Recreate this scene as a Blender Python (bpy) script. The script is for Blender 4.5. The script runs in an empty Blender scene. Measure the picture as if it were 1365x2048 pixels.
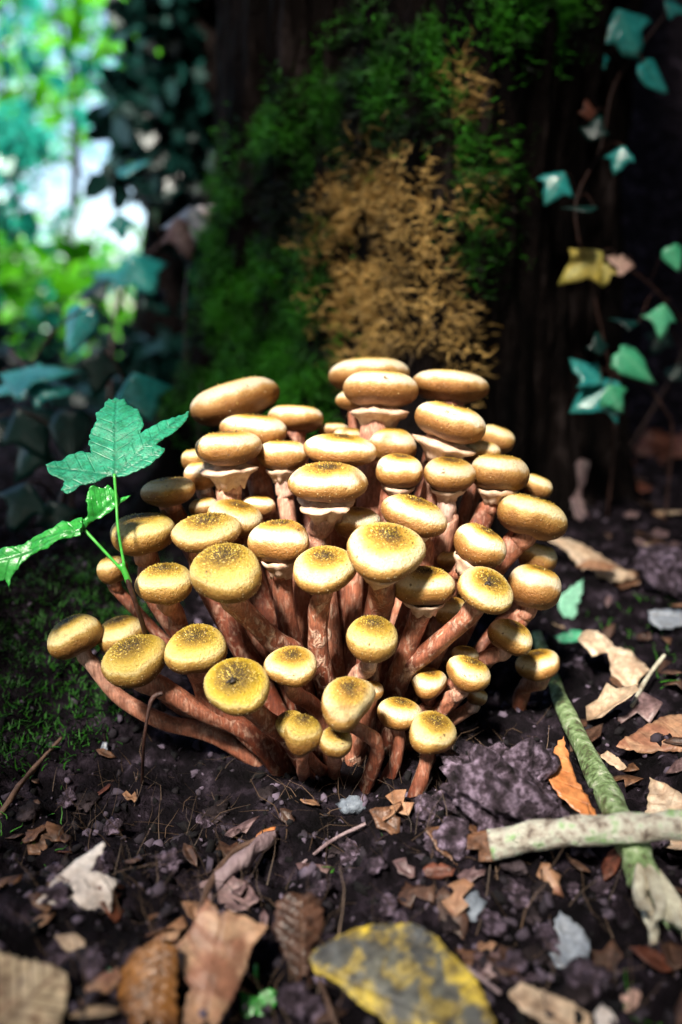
import bpy, bmesh, math, random
import numpy as np
from mathutils import Vector, Matrix
from mathutils.geometry import delaunay_2d_cdt

# ------------------------------------------------------------------ camera, sky, sun, exposure
SC = bpy.context.scene
COL = SC.collection
FPX = 1700.0                      # focal length in photo pixels (photo 1365 x 2048)
H = 0.178
PITCH = math.radians(13.0)
FOCUS = 0.335
cam_d = bpy.data.cameras.new('camera')
cam = bpy.data.objects.new('camera', cam_d); COL.objects.link(cam)
cam.location = (0, 0, H)
cam.rotation_euler = (math.pi/2 - PITCH, 0, 0)
cam_d.sensor_fit = 'VERTICAL'; cam_d.sensor_height = 36.0
cam_d.lens = FPX/2048*36.0
cam_d.clip_start = 0.01; cam_d.clip_end = 600
cam_d.dof.use_dof = True; cam_d.dof.focus_distance = FOCUS; cam_d.dof.aperture_fstop = 4.8
SC.camera = cam

SUN_EL, SUN_AZ = math.radians(49), math.radians(-24)     # azimuth: seen from the subject, left of straight behind the camera
S_DIR = Vector((math.sin(SUN_AZ)*math.cos(SUN_EL), -math.cos(SUN_AZ)*math.cos(SUN_EL), math.sin(SUN_EL)))
world = bpy.data.worlds.new('World'); SC.world = world; world.use_nodes = True
wn = world.node_tree; wn.nodes.clear()
sky = wn.nodes.new('ShaderNodeTexSky'); sky.sky_type = 'NISHITA'; sky.sun_disc = False
sky.sun_elevation = SUN_EL; sky.sun_rotation = math.atan2(S_DIR.x, S_DIR.y)
bg = wn.nodes.new('ShaderNodeBackground'); bg.inputs['Strength'].default_value = 0.085
wo = wn.nodes.new('ShaderNodeOutputWorld')
wn.links.new(sky.outputs[0], bg.inputs[0]); wn.links.new(bg.outputs[0], wo.inputs[0])
sun_d = bpy.data.lights.new('sun', 'SUN'); sun_d.energy = 4.8; sun_d.angle = math.radians(10); sun_d.color = (1.0, 0.93, 0.82)
sun = bpy.data.objects.new('sun', sun_d); COL.objects.link(sun)
sun.rotation_euler = S_DIR.to_track_quat('Z', 'Y').to_euler()
SC.view_settings.view_transform = 'Standard'; SC.view_settings.look = 'None'
SC.view_settings.gamma = 1.0; SC.view_settings.use_curve_mapping = False
SC.view_settings.exposure = 1.95
SC.render.engine = 'CYCLES'
SC.cycles.use_denoising = True
SC.cycles.max_bounces = 6; SC.cycles.diffuse_bounces = 3; SC.cycles.glossy_bounces = 2
SC.cycles.transmission_bounces = 3; SC.cycles.transparent_max_bounces = 4
SC.cycles.sample_clamp_indirect = 4.0

# ------------------------------------------------------------------ maths helpers
rng = np.random.default_rng(7); random.seed(7)
CAMP = np.array([0, 0, H]); RGT = np.array([1.0, 0, 0])
UPV = np.array([0, math.sin(PITCH), math.cos(PITCH)]); FWD = np.array([0, math.cos(PITCH), -math.sin(PITCH)])
def ray(px, py): return FWD + RGT*((px-682.5)/FPX) - UPV*((py-1024)/FPX)
def P(px, py, d): return CAMP + ray(px, py)*d
def project(p):
    q = np.asarray(p) - CAMP; d = q@FWD
    return 682.5+FPX*(q@RGT)/d, 1024-FPX*(q@UPV)/d, d
def sstep(a, b, x):
    t = np.clip((x-a)/(b-a), 0, 1); return t*t*(3-2*t)
def hsh(ix, iy, seed):
    n = (ix.astype(np.int64)*374761393 + iy.astype(np.int64)*668265263 + seed*974634777) & 0x7fffffff
    n = ((n ^ (n >> 13))*1274126177) & 0x7fffffff
    return ((n ^ (n >> 16)) & 0xffffff)/float(0xffffff)
def vnoise(x, y, seed=0):
    x = np.asarray(x, float); y = np.asarray(y, float)
    ix = np.floor(x); iy = np.floor(y); fx = x-ix; fy = y-iy
    fx = fx*fx*(3-2*fx); fy = fy*fy*(3-2*fy)
    a = hsh(ix, iy, seed); b = hsh(ix+1, iy, seed); c = hsh(ix, iy+1, seed); d = hsh(ix+1, iy+1, seed)
    return (a*(1-fx)+b*fx)*(1-fy)+(c*(1-fx)+d*fx)*fy - 0.5
def fbm(x, y, seed=0, oct=4):
    s = 0; a = 1.0
    for k in range(oct):
        s = s + a*vnoise(x*2**k, y*2**k, seed+k*17); a *= 0.5
    return s
def terrain(x, y):
    x = np.asarray(x, float); y = np.asarray(y, float)
    near = np.exp(-((x*x+(y-.35)**2)/1.2**2))
    h = 0.022*fbm(x*6, y*6, 3, 3)*near
    r = np.abs(fbm(x*38, y*38, 9, 3))
    h = h + near*(0.014*fbm(x*45, y*45, 5, 3) + 0.008*fbm(x*170, y*170, 11, 3) - 0.006*r)
    calm = np.exp(-((x/0.11)**2+((y-.345)/0.06)**2))
    h = h*(1-0.7*calm)
    h = h + 0.035*sstep(.42, .62, y)*np.exp(-(x/.5)**2)
    h = h + 0.050*np.exp(-((x+.20)/.075)**2-((y-.43)/.08)**2) + 0.03*np.exp(-((x+.30)/.09)**2-((y-.33)/.10)**2)
    h = h - 0.020*np.exp(-((x+.08)/.07)**2-((y-.30)/.045)**2)
    h = h + 1.1*sstep(.85, 1.9, y)*sstep(.02, .30, x-0.05*(y-1)) + 0.05*fbm(x*5, y*5, 21, 3)*sstep(.8, 1.2, y)
    h = h + 0.30*fbm(x*.25, y*.25, 31, 3)*sstep(3, 12, np.hypot(x, y)) - 0.5*sstep(2, 14, np.hypot(x, y))*sstep(.3, -.3, x)
    return h
_DS = 0.12*1.004**np.arange(1400)
def ground(px, py):
    r = ray(px, py)
    q = CAMP+np.outer(_DS, r); under = q[:, 2] < terrain(q[:, 0], q[:, 1])
    k = int(np.argmax(under)) if under.any() else len(_DS)-1
    a, b = _DS[max(k-1, 0)], _DS[k]
    for _ in range(3):
        dd = np.linspace(a, b, 12); q = CAMP+np.outer(dd, r); under = q[:, 2] < terrain(q[:, 0], q[:, 1])
        k = int(np.argmax(under)) if under.any() else 11
        a, b = dd[max(k-1, 0)], dd[k]
    return CAMP+r*a, a
def tnormal(x, y, e=0.012):
    dx = float(terrain(x+e, y)-terrain(x-e, y))/(2*e); dy = float(terrain(x, y+e)-terrain(x, y-e))/(2*e)
    n = np.array([-dx, -dy, 1]); return n/np.linalg.norm(n)
def in_poly(px, py, poly):
    px = np.asarray(px); py = np.asarray(py); c = np.zeros(px.shape, bool)
    n = len(poly)
    for i in range(n):
        x1, y1 = poly[i]; x2, y2 = poly[(i+1) % n]
        cond = ((y1 > py) != (y2 > py)) & (px < (x2-x1)*(py-y1)/((y2-y1) or 1e-9)+x1)
        c ^= cond
    return c

# ------------------------------------------------------------------ object helpers
def mesh_obj(name, verts, faces, mat=None, parent=None, smooth=True, attrs=None, loc=None, uv=None):
    me = bpy.data.meshes.new(name)
    verts = np.asarray(verts, float)
    if loc is not None: verts = verts - np.asarray(loc)
    if isinstance(faces, np.ndarray):
        n = len(faces); k = faces.shape[1]
        me.vertices.add(len(verts)); me.vertices.foreach_set('co', verts.astype(np.float32).ravel())
        me.loops.add(n*k); me.loops.foreach_set('vertex_index', faces.astype(np.int32).ravel())
        me.polygons.add(n); me.polygons.foreach_set('loop_start', np.arange(0, n*k, k, dtype=np.int32))
        me.update(calc_edges=True)
    else:
        me.from_pydata(verts.tolist(), [], [tuple(int(i) for i in f) for f in faces])
    if attrs:
        for an, av in attrs.items():
            av = np.asarray(av, np.float32)
            if av.ndim == 1:
                at = me.attributes.new(an, 'FLOAT', 'POINT'); at.data.foreach_set('value', av)
            else:
                at = me.attributes.new(an, 'FLOAT_VECTOR', 'POINT'); at.data.foreach_set('vector', av.ravel())
    if smooth: me.polygons.foreach_set('use_smooth', np.ones(len(me.polygons), bool))
    if mat: me.materials.append(mat)
    o = bpy.data.objects.new(name, me); COL.objects.link(o)
    if loc is not None and parent is None: o.location = loc
    if parent is not None: o.parent = parent
    return o
def thing(name, label, cat, loc=(0, 0, 0), group=None):
    o = bpy.data.objects.new(name, None); COL.objects.link(o); o.location = loc
    o.empty_display_size = 0.01
    return tag(o, label, cat, group)
def tag(o, label=None, cat=None, group=None, kind=None):
    if label: o['label'] = label
    if cat: o['category'] = cat
    if group: o['group'] = group
    if kind: o['kind'] = kind
    return o
def grid_faces(nu, nv, wrap=True):
    f = []
    i = np.arange(nu-1)[:, None]; j = np.arange(nv if wrap else nv-1)[None, :]
    j2 = (j+1) % nv
    a = i*nv+j; b = i*nv+j2; c = (i+1)*nv+j2; d = (i+1)*nv+j
    return np.stack([a, b, c, d], -1).reshape(-1, 4)
def smooth_path(pts, n):
    pts = np.asarray(pts, float); m = len(pts)
    ext = np.vstack([2*pts[0]-pts[1], pts, 2*pts[-1]-pts[-2]])
    out = []
    for t in np.linspace(0, m-1-1e-6, n):
        k = int(t); u = t-k; p0, p1, p2, p3 = ext[k:k+4]
        out.append(0.5*((2*p1)+(-p0+p2)*u+(2*p0-5*p1+4*p2-p3)*u*u+(-p0+3*p1-3*p2+p3)*u**3))
    return np.array(out)
def tube(path, rad, nv=12, jag=0.0, seed=0, cap=True):
    path = np.asarray(path); n = len(path); rad = np.broadcast_to(np.asarray(rad, float), (n,))
    tan = np.gradient(path, axis=0); tan /= np.linalg.norm(tan, axis=1)[:, None]+1e-12
    ref = np.array([0, 0, 1.0]) if abs(tan[0][2]) < .9 else np.array([1.0, 0, 0])
    nrm = np.cross(tan[0], ref); nrm /= np.linalg.norm(nrm)
    V = []; ang = np.linspace(0, 2*np.pi, nv, endpoint=False)
    for i in range(n):
        nrm = nrm - tan[i]*(nrm@tan[i]); nrm /= np.linalg.norm(nrm)
        bi = np.cross(tan[i], nrm)
        r = rad[i]*(1+jag*(2*vnoise(np.cos(ang)*1.5+i*.35+seed*7.1, np.sin(ang)*1.5+seed*3.3, seed)))
        V.append(path[i]+np.outer(np.cos(ang)*r, nrm)+np.outer(np.sin(ang)*r, bi))
    V = np.vstack(V); F = grid_faces(n, nv).tolist()
    s = np.repeat(np.linspace(0, 1, n), nv)
    if cap:
        V = np.vstack([V, path[0], path[-1]]); a, b = n*nv, n*nv+1
        s = np.append(s, [0, 1])
        for j in range(nv):
            F.append((a, (j+1) % nv, j)); F.append((b, (n-1)*nv+j, (n-1)*nv+(j+1) % nv))
    return V, F, s

# ------------------------------------------------------------------ material helpers
def new_mat(name):
    m = bpy.data.materials.new(name); m.use_nodes = True
    nt = m.node_tree; nt.nodes.clear()
    out = nt.nodes.new('ShaderNodeOutputMaterial'); b = nt.nodes.new('ShaderNodeBsdfPrincipled')
    nt.links.new(b.outputs[0], out.inputs[0])
    return m, nt, b
def N(nt, t, **kw):
    n = nt.nodes.new(t)
    for k, v in kw.items():
        if k.startswith('i_'):
            key = k[2:]; key = int(key) if key.isdigit() else key
            n.inputs[key].default_value = v
        else: setattr(n, k, v)
    return n
def LK(nt, a, b): nt.links.new(a, b)
def noise(nt, scale, detail=4, rough=.55, coord=None, dist=0.0):
    n = N(nt, 'ShaderNodeTexNoise'); n.inputs['Scale'].default_value = scale; n.inputs['Detail'].default_value = detail
    n.inputs['Roughness'].default_value = rough; n.inputs['Distortion'].default_value = dist
    if coord is not None: LK(nt, coord, n.inputs['Vector'])
    return n
def ramp(nt, stops, fac=None, interp='LINEAR'):
    r = N(nt, 'ShaderNodeValToRGB'); e = r.color_ramp.elements; r.color_ramp.interpolation = interp
    while len(e) > 1: e.remove(e[-1])
    e[0].position = stops[0][0]; e[0].color = (*stops[0][1], 1)
    for p, c in stops[1:]:
        k = e.new(p); k.color = (*c, 1)
    if fac is not None: LK(nt, fac, r.inputs[0])
    return r
def math_n(nt, op, a, b=None, c=None):
    m = N(nt, 'ShaderNodeMath', operation=op)
    for i, v in enumerate((a, b, c)):
        if v is None: continue
        if isinstance(v, (int, float)): m.inputs[i].default_value = v
        else: LK(nt, v, m.inputs[i])
    return m.outputs[0]
def mix(nt, fac, a, b, blend='MIX'):
    m = N(nt, 'ShaderNodeMix', data_type='RGBA', blend_type=blend)
    for idx, v in ((0, fac), (6, a), (7, b)):
        if isinstance(v, (int, float)): m.inputs[idx].default_value = v
        elif isinstance(v, tuple): m.inputs[idx].default_value = (*v, 1)
        else: LK(nt, v, m.inputs[idx])
    return m.outputs[2]
def attr(nt, name, obj=False):
    a = N(nt, 'ShaderNodeAttribute', attribute_name=name)
    if obj: a.attribute_type = 'OBJECT'
    return a.outputs['Fac']
def bump(nt, b, height, strength, dist):
    n = N(nt, 'ShaderNodeBump'); n.inputs['Strength'].default_value = strength; n.inputs['Distance'].default_value = dist
    LK(nt, height, n.inputs['Height']); LK(nt, n.outputs[0], b.inputs['Normal'])
def coords(nt): return N(nt, 'ShaderNodeTexCoord').outputs['Object']

def m_cap():
    m, nt, b = new_mat('mushroom_cap_skin'); oc = coords(nt)
    t = attr(nt, 't'); yl = attr(nt, 'yl', True); st = attr(nt, 'stain', True)
    n1 = noise(nt, 150, 3, .6, oc); n2 = noise(nt, 900, 3, .6, oc)
    tt = math_n(nt, 'ADD', t, math_n(nt, 'MULTIPLY', math_n(nt, 'SUBTRACT', n1.outputs[0], .5), .22))
    A = ramp(nt, [(0, (.05, .025, .005)), (.07, (.13, .06, .007)), (.15, (.42, .22, .020)), (.25, (.68, .44, .11)), (.36, (.88, .76, .56)), (.47, (.88, .77, .60)), (.55, (.58, .33, .12)), (.64, (.32, .135, .033)), (.78, (.15, .055, .012)), (1, (.50, .32, .20))], tt)  # both ramps: own pigment, with mid-cap highlight and rim shading painted in
    B = ramp(nt, [(0, (.035, .020, .003)), (.10, (.085, .048, .004)), (.20, (.21, .13, .005)), (.31, (.47, .32, .015)), (.41, (.68, .51, .09)), (.49, (.76, .60, .24)), (.55, (.48, .31, .07)), (.66, (.28, .14, .028)), (.80, (.15, .06, .014)), (1, (.50, .32, .20))], tt)
    c = mix(nt, yl, A.outputs[0], B.outputs[0])
    n3 = noise(nt, 75, 2, .5, oc)
    blot = math_n(nt, 'MULTIPLY', ramp(nt, [(.52, (0, 0, 0)), (.66, (1, 1, 1))], n3.outputs[0]).outputs[0], st)
    c = mix(nt, blot, c, (.30, .15, .03))
    c = mix(nt, .35, c, ramp(nt, [(.3, (.45, .45, .45)), (.7, (1.15, 1.15, 1.15))], n2.outputs[0]).outputs[0], 'MULTIPLY')
    oi = N(nt, 'ShaderNodeObjectInfo')
    c = mix(nt, 1.0, c, ramp(nt, [(0, (.72, .68, .62)), (.5, (1, .98, .94)), (1, (1.0, 1.0, 1.0))], oi.outputs['Random']).outputs[0], 'MULTIPLY')
    dirt = ramp(nt, [(.60, (0, 0, 0)), (.70, (.75, .75, .75))], noise(nt, 210, 6, .75, oc, .4).outputs[0])
    c = mix(nt, dirt.outputs[0], c, (.16, .085, .03))
    spk = noise(nt, 420, 1, .5, oc)
    c = mix(nt, ramp(nt, [(.74, (0, 0, 0)), (.78, (.8, .8, .8))], spk.outputs[0]).outputs[0], c, (.10, .05, .02))
    LK(nt, c, b.inputs['Base Color']); b.inputs['Roughness'].default_value = .48
    b.inputs['Specular IOR Level'].default_value = .4
    b.inputs['Subsurface Weight'].default_value = .12; b.inputs['Subsurface Radius'].default_value = (1, .5, .25); b.inputs['Subsurface Scale'].default_value = .003
    hh = math_n(nt, 'ADD', n2.outputs[0], math_n(nt, 'MULTIPLY', noise(nt, 2600, 2, .5, oc).outputs[0], .5))
    bump(nt, b, hh, .85, .0009)
    return m
def m_scale():
    m, nt, b = new_mat('cap_scale'); t = attr(nt, 't'); yl = attr(nt, 'yl', True)
    r = ramp(nt, [(0, (.03, .016, .004)), (.18, (.10, .055, .006)), (.34, (.45, .31, .02)), (.6, (.66, .50, .14)), (.85, (.74, .60, .34)), (1, (.70, .54, .32))], t)
    LK(nt, r.outputs[0], b.inputs['Base Color']); b.inputs['Roughness'].default_value = .6
    return m
def m_stipe():
    m, nt, b = new_mat('mushroom_stipe_skin'); oc = coords(nt)
    s = attr(nt, 's'); fl = attr(nt, 'fleck', True)
    mp = N(nt, 'ShaderNodeMapping'); mp.inputs['Scale'].default_value = (1, 1, .55); LK(nt, oc, mp.inputs[0])
    n1 = noise(nt, 330, 4, .6, mp.outputs[0], .8); n2 = noise(nt, 120, 3, .6, oc)
    mp2 = N(nt, 'ShaderNodeMapping'); mp2.inputs['Scale'].default_value = (1, 1, .12); LK(nt, oc, mp2.inputs[0])
    n3 = noise(nt, 1300, 2, .5, mp2.outputs[0])
    r = ramp(nt, [(0, (.74, .56, .50)), (.22, (.58, .31, .22)), (.5, (.42, .155, .085)), (1, (.15, .032, .012))], math_n(nt, 'ADD', s, math_n(nt, 'MULTIPLY', math_n(nt, 'SUBTRACT', n2.outputs[0], .5), .35)))  # darker to the base by pigment, deepened with painted shade between stems
    f = math_n(nt, 'MULTIPLY', ramp(nt, [(.50, (0, 0, 0)), (.66, (1, 1, 1))], n1.outputs[0]).outputs[0], fl)
    c = mix(nt, f, r.outputs[0], (.72, .50, .37))
    c = mix(nt, .8, c, ramp(nt, [(.3, (.45, .42, .40)), (.7, (1.15, 1.15, 1.15))], n3.outputs[0]).outputs[0], 'MULTIPLY')
    c = mix(nt, .75, c, ramp(nt, [(.35, (.45, .38, .36)), (.62, (1.1, 1.1, 1.1))], noise(nt, 210, 5, .7, oc).outputs[0]).outputs[0], 'MULTIPLY')
    LK(nt, c, b.inputs['Base Color']); b.inputs['Roughness'].default_value = .62
    b.inputs['Subsurface Weight'].default_value = .08; b.inputs['Subsurface Radius'].default_value = (1, .5, .3); b.inputs['Subsurface Scale'].default_value = .003
    bump(nt, b, math_n(nt, 'ADD', math_n(nt, 'MULTIPLY', f, .8), math_n(nt, 'MULTIPLY', n3.outputs[0], .4)), .7, .0008)
    return m
def m_simple(name, stops, scale, rough=.6, bscale=None, bstr=.4, bdist=.001, detail=5, spec=.4, dist=0.0, stretch=None, bright=0):
    m, nt, b = new_mat(name); oc = coords(nt)
    if stretch:
        mp = N(nt, 'ShaderNodeMapping'); mp.inputs['Scale'].default_value = stretch; LK(nt, oc, mp.inputs[0]); oc = mp.outputs[0]
    n = noise(nt, scale, detail, .6, oc, dist)
    r = ramp(nt, stops, n.outputs[0]); LK(nt, r.outputs[0], b.inputs['Base Color'])
    b.inputs['Roughness'].default_value = rough; b.inputs['Specular IOR Level'].default_value = spec
    if bscale:
        bump(nt, b, noise(nt, bscale, 4, .6, oc).outputs[0], bstr, bdist)
    return m
def m_leaf(name, base, edge, vein, spots=None, spot_amt=.6, rough=.5, transl=.0, freq=9, vein_amt=.7, spec=.5, nscale=120, bstr=.5, grime=0.0, rim=None, vw=9):
    """leaf attributes: ls along the midrib 0..1, lt signed across -1..1, le distance to the edge 0..1, lv main vein 0..1"""
    m, nt, b = new_mat(name); oc = coords(nt)
    ls, lt, le, lv = (attr(nt, k) for k in ('ls', 'lt', 'le', 'lv'))
    n = noise(nt, nscale, 5, .65, oc); n2 = noise(nt, nscale*6, 3, .6, oc)
    c = mix(nt, ramp(nt, [(.35, (0, 0, 0)), (.65, (1, 1, 1))], n.outputs[0]).outputs[0], base, edge)
    if spots:
        sf = ramp(nt, [(.50, (0, 0, 0)), (.60, (1, 1, 1))], noise(nt, nscale*1.7, 4, .65, oc, .5).outputs[0])
        c = mix(nt, math_n(nt, 'MULTIPLY', sf.outputs[0], spot_amt), c, spots)
    if rim:
        rf = math_n(nt, 'ADD', math_n(nt, 'SUBTRACT', .24, le), math_n(nt, 'MULTIPLY', math_n(nt, 'SUBTRACT', n.outputs[0], .5), 2.4))
        c = mix(nt, ramp(nt, [(.0, (0, 0, 0)), (.28, (1, 1, 1))], rf).outputs[0], c, rim)
    side = math_n(nt, 'FRACT', math_n(nt, 'MULTIPLY', math_n(nt, 'SUBTRACT', ls, math_n(nt, 'MULTIPLY', math_n(nt, 'ABSOLUTE', lt), .35)), freq))
    sv = math_n(nt, 'SUBTRACT', 1.0, math_n(nt, 'MINIMUM', math_n(nt, 'MULTIPLY', math_n(nt, 'ABSOLUTE', math_n(nt, 'SUBTRACT', side, .5)), vw), 1.0))
    v = math_n(nt, 'MAXIMUM', lv, math_n(nt, 'MULTIPLY', sv, .6))
    c = mix(nt, math_n(nt, 'MULTIPLY', v, vein_amt), c, vein)
    c = mix(nt, .6, c, ramp(nt, [(.3, (.45, .45, .45)), (.7, (1.25, 1.25, 1.25))], n2.outputs[0]).outputs[0], 'MULTIPLY')
    c = mix(nt, grime, c, ramp(nt, [(.38, (.25, .2, .18)), (.58, (1.1, 1.1, 1.1))], noise(nt, nscale*3.1, 6, .7, oc, .6).outputs[0]).outputs[0], 'MULTIPLY')
    LK(nt, c, b.inputs['Base Color']); b.inputs['Roughness'].default_value = rough; b.inputs['Specular IOR Level'].default_value = spec
    hh = math_n(nt, 'ADD', math_n(nt, 'MULTIPLY', v, -.6), math_n(nt, 'MULTIPLY', n2.outputs[0], .35))
    bump(nt, b, hh, bstr, .0009)
    if transl:
        tr = N(nt, 'ShaderNodeBsdfTranslucent'); LK(nt, c, tr.inputs[0])
        mx = N(nt, 'ShaderNodeMixShader'); mx.inputs[0].default_value = transl
        LK(nt, b.outputs[0], mx.inputs[1]); LK(nt, tr.outputs[0], mx.inputs[2])
        LK(nt, mx.outputs[0], [x for x in nt.nodes if x.type == 'OUTPUT_MATERIAL'][0].inputs[0])
    return m
def m_strand(name, c0, c1, rough=.6):
    m, nt, b = new_mat(name); k = attr(nt, 'k')
    r = ramp(nt, [(0, c0), (1, c1)], k); LK(nt, r.outputs[0], b.inputs['Base Color'])
    b.inputs['Roughness'].default_value = rough; b.inputs['Specular IOR Level'].default_value = .3
    return m

M = {}
M['cap'] = m_cap(); M['scale'] = m_scale(); M['stipe'] = m_stipe()
M['ring'] = m_simple('veil_membrane', [(.3, (.40, .23, .15)), (.6, (.66, .47, .34))], 300, .6, 900, .4, .0006)
M['soil'] = m_simple('dark_soil', [(.34, (.002, .0015, .002)), (.5, (.007, .005, .007)), (.60, (.024, .017, .024)), (.70, (.075, .057, .076))], 85, .9, 420, .9, .004, 8, spec=.08)
M['crumb'] = m_simple('soil_crumb', [(.34, (.004, .003, .003)), (.52, (.022, .015, .017)), (.66, (.10, .075, .085)), (.8, (.22, .18, .20))], 45, .75, 900, .7, .002, 6, spec=.15)
M['clod'] = m_simple('purple_clod', [(.36, (.008, .005, .006)), (.50, (.060, .040, .056)), (.66, (.32, .24, .33))], 210, .75, 500, .9, .004, 8, spec=.25)
M['stone'] = m_simple('grey_stone', [(.3, (.06, .075, .10)), (.7, (.28, .32, .38))], 120, .5, 700, .5, .0015)
M['bark'] = m_simple('dark_bark', [(.38, (.0015, .001, .001)), (.56, (.007, .0045, .004)), (.72, (.055, .040, .038))], 34, .85, 120, .9, .012, 8, stretch=(1, 1, .35), spec=.06)
M['moss'] = m_strand('green_moss', (.0006, .005, .0006), (.05, .30, .008))
M['drymoss'] = m_strand('dry_brown_moss', (.012, .005, .002), (.72, .44, .13))
M['grass'] = m_strand('low_grass', (.01, .05, .004), (.06, .25, .02))
M['fibre'] = m_strand('root_fibre', (.010, .006, .004), (.13, .08, .05))
M['stick'] = m_simple('green_stick_bark', [(.34, (.08, .06, .04)), (.45, (.17, .27, .10)), (.57, (.34, .46, .24)), (.68, (.62, .64, .50))], 240, .6, 600, .9, .003, 8)
M['palestick'] = m_simple('pale_stick_bark', [(.34, (.14, .10, .08)), (.44, (.50, .44, .36)), (.55, (.66, .66, .55)), (.66, (.34, .54, .24))], 210, .7, 700, .9, .003, 8)
M['wood'] = m_simple('broken_wood', [(.3, (.30, .24, .17)), (.7, (.68, .66, .52))], 200, .7, 700, .6, .002)
M['twig'] = m_simple('brown_twig', [(.3, (.05, .025, .018)), (.7, (.22, .13, .09))], 200, .6, 700, .6, .001)
M['darktwig'] = m_simple('dark_stalk', [(.3, (.018, .008, .006)), (.7, (.07, .028, .02))], 200, .5, 700, .6, .001)
M['palewood'] = m_simple('mauve_wood', [(.3, (.16, .10, .11)), (.7, (.40, .30, .31))], 120, .6, 500, .6, .002, stretch=(1, .3, 1))
M['greenstem'] = m_simple('green_stem', [(.3, (.02, .22, .02)), (.7, (.08, .45, .06))], 200, .35, spec=.6)
M['debris'] = m_simple('black_debris', [(.3, (.008, .006, .005)), (.7, (.06, .045, .035))], 900, .5)
L = {}
L['syc'] = m_leaf('sycamore_leaf', (.010, .20, .105), (.024, .29, .16), (.006, .11, .055), (.012, .16, .06), .5, .45, .12, 9, .8, .45, 160, grime=.4)
L['syc2'] = m_leaf('sycamore_leaf_folded', (.02, .28, .03), (.05, .42, .07), (.01, .16, .02), None, 0, .32, .2, 8, .8, .6, 160)
L['ivy'] = m_leaf('ivy_leaf_sky_tint', (.012, .24, .23), (.035, .38, .36), (.10, .45, .38), None, 0, .26, .08, 5, .5, .9, 40)  # cyan sky highlight on the leaves is put into their base colour
L['ivydark'] = m_leaf('ivy_leaf_shade_tint', (.002, .020, .017), (.004, .036, .030), (.01, .05, .04), None, 0, .34, .05, 5, .4, .4, 40)  # near-black copy of the ivy green, shade of the undergrowth put into it
L['ivygreen'] = m_leaf('fresh_ivy_leaf', (.05, .42, .20), (.10, .56, .30), (.25, .6, .35), None, 0, .3, .15, 5, .4, .8, 40)
L['yellow'] = m_leaf('yellow_ivy_leaf', (.62, .46, .06), (.75, .62, .18), (.4, .45, .08), None, 0, .5, .2, 5, .4, .5, 50)
L['pink'] = m_leaf('pink_withered_leaf', (.55, .32, .26), (.70, .46, .36), (.3, .2, .15), None, 0, .5, .1, 5, .4, .5, 50)
L['red'] = m_leaf('red_brown_leaf', (.12, .030, .016), (.24, .08, .045), (.06, .02, .01), None, 0, .5, .05, 7, .5, .5, 60, grime=0.75)
L['pale'] = m_leaf('pale_dry_leaf', (.74, .64, .58), (.82, .76, .72), (.50, .36, .28), (.30, .13, .035), .25, .6, .05, 7, .25, .3, 50, grime=0.35)
L['tan'] = m_leaf('tan_dry_leaf', (.42, .21, .11), (.52, .32, .20), (.20, .08, .04), (.26, .085, .05), .7, .5, .05, 5, .5, .5, 45, grime=0.45)
L['orangebrown'] = m_leaf('orange_brown_leaf', (.30, .115, .025), (.44, .19, .045), (.07, .028, .012), (.16, .06, .02), .6, .4, .05, 9, .85, .6, 60, grime=0.75)
L['brown'] = m_leaf('brown_dry_leaf', (.16, .07, .035), (.28, .14, .075), (.06, .025, .012), (.07, .03, .015), .6, .5, .05, 8, .6, .5, 60, grime=0.75)
L['darkbrown'] = m_leaf('dark_brown_leaf', (.050, .022, .014), (.11, .05, .030), (.16, .09, .06), (.02, .01, .008), .5, .5, 0, 9, .6, .5, 60, grime=0.75)
L['striped'] = m_leaf('striped_pale_leaf', (.54, .40, .25), (.68, .54, .36), (.14, .06, .035), (.28, .12, .08), .7, .55, .05, 7, .95, .4, 60, grime=.45, vw=4.5)
L['orange'] = m_leaf('orange_leaf', (.62, .20, .055), (.70, .30, .11), (.48, .12, .03), (.30, .08, .03), .35, .38, .1, 6, .3, .6, 60, grime=0.2)
L['birch'] = m_leaf('mottled_yellow_leaf', (.055, .060, .070), (.17, .165, .13), (.05, .055, .06), (.42, .31, .07), .8, .5, .05, 8, .6, .4, 75, grime=.7, rim=(.66, .48, .05), vw=6)
L['creamleaf'] = m_leaf('cream_tan_leaf', (.60, .42, .27), (.70, .55, .40), (.30, .17, .09), (.34, .18, .10), .5, .5, .05, 6, .5, .5, 60, grime=0.45)
L['grey'] = m_leaf('grey_wet_leaf', (.16, .19, .24), (.30, .33, .38), (.09, .10, .12), None, 0, .35, 0, 7, .5, .6, 60, grime=0.45)
L['mauve'] = m_leaf('mauve_brown_leaf', (.17, .10, .11), (.30, .20, .19), (.10, .05, .05), None, 0, .45, 0, 7, .5, .5, 60, grime=0.75)
L['clover'] = m_leaf('bright_green_seed_leaf', (.01, .20, .012), (.025, .32, .025), (.05, .45, .05), None, 0, .35, .15, 2, .3, .5, 60)
L['mint'] = m_leaf('pale_green_leaf', (.20, .52, .34), (.30, .62, .44), (.15, .4, .25), None, 0, .4, .1, 5, .3, .5, 60)
L['far'] = m_leaf('sunlit_leaf', (.06, .38, .003), (.13, .54, .006), (.08, .3, .02), None, 0, .35, .45, 3, .2, .5, 3)
L['far2'] = m_leaf('bluish_sunlit_leaf', (.005, .26, .20), (.015, .42, .34), (.08, .3, .1), None, 0, .3, .4, 3, .2, .6, 3)

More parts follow.
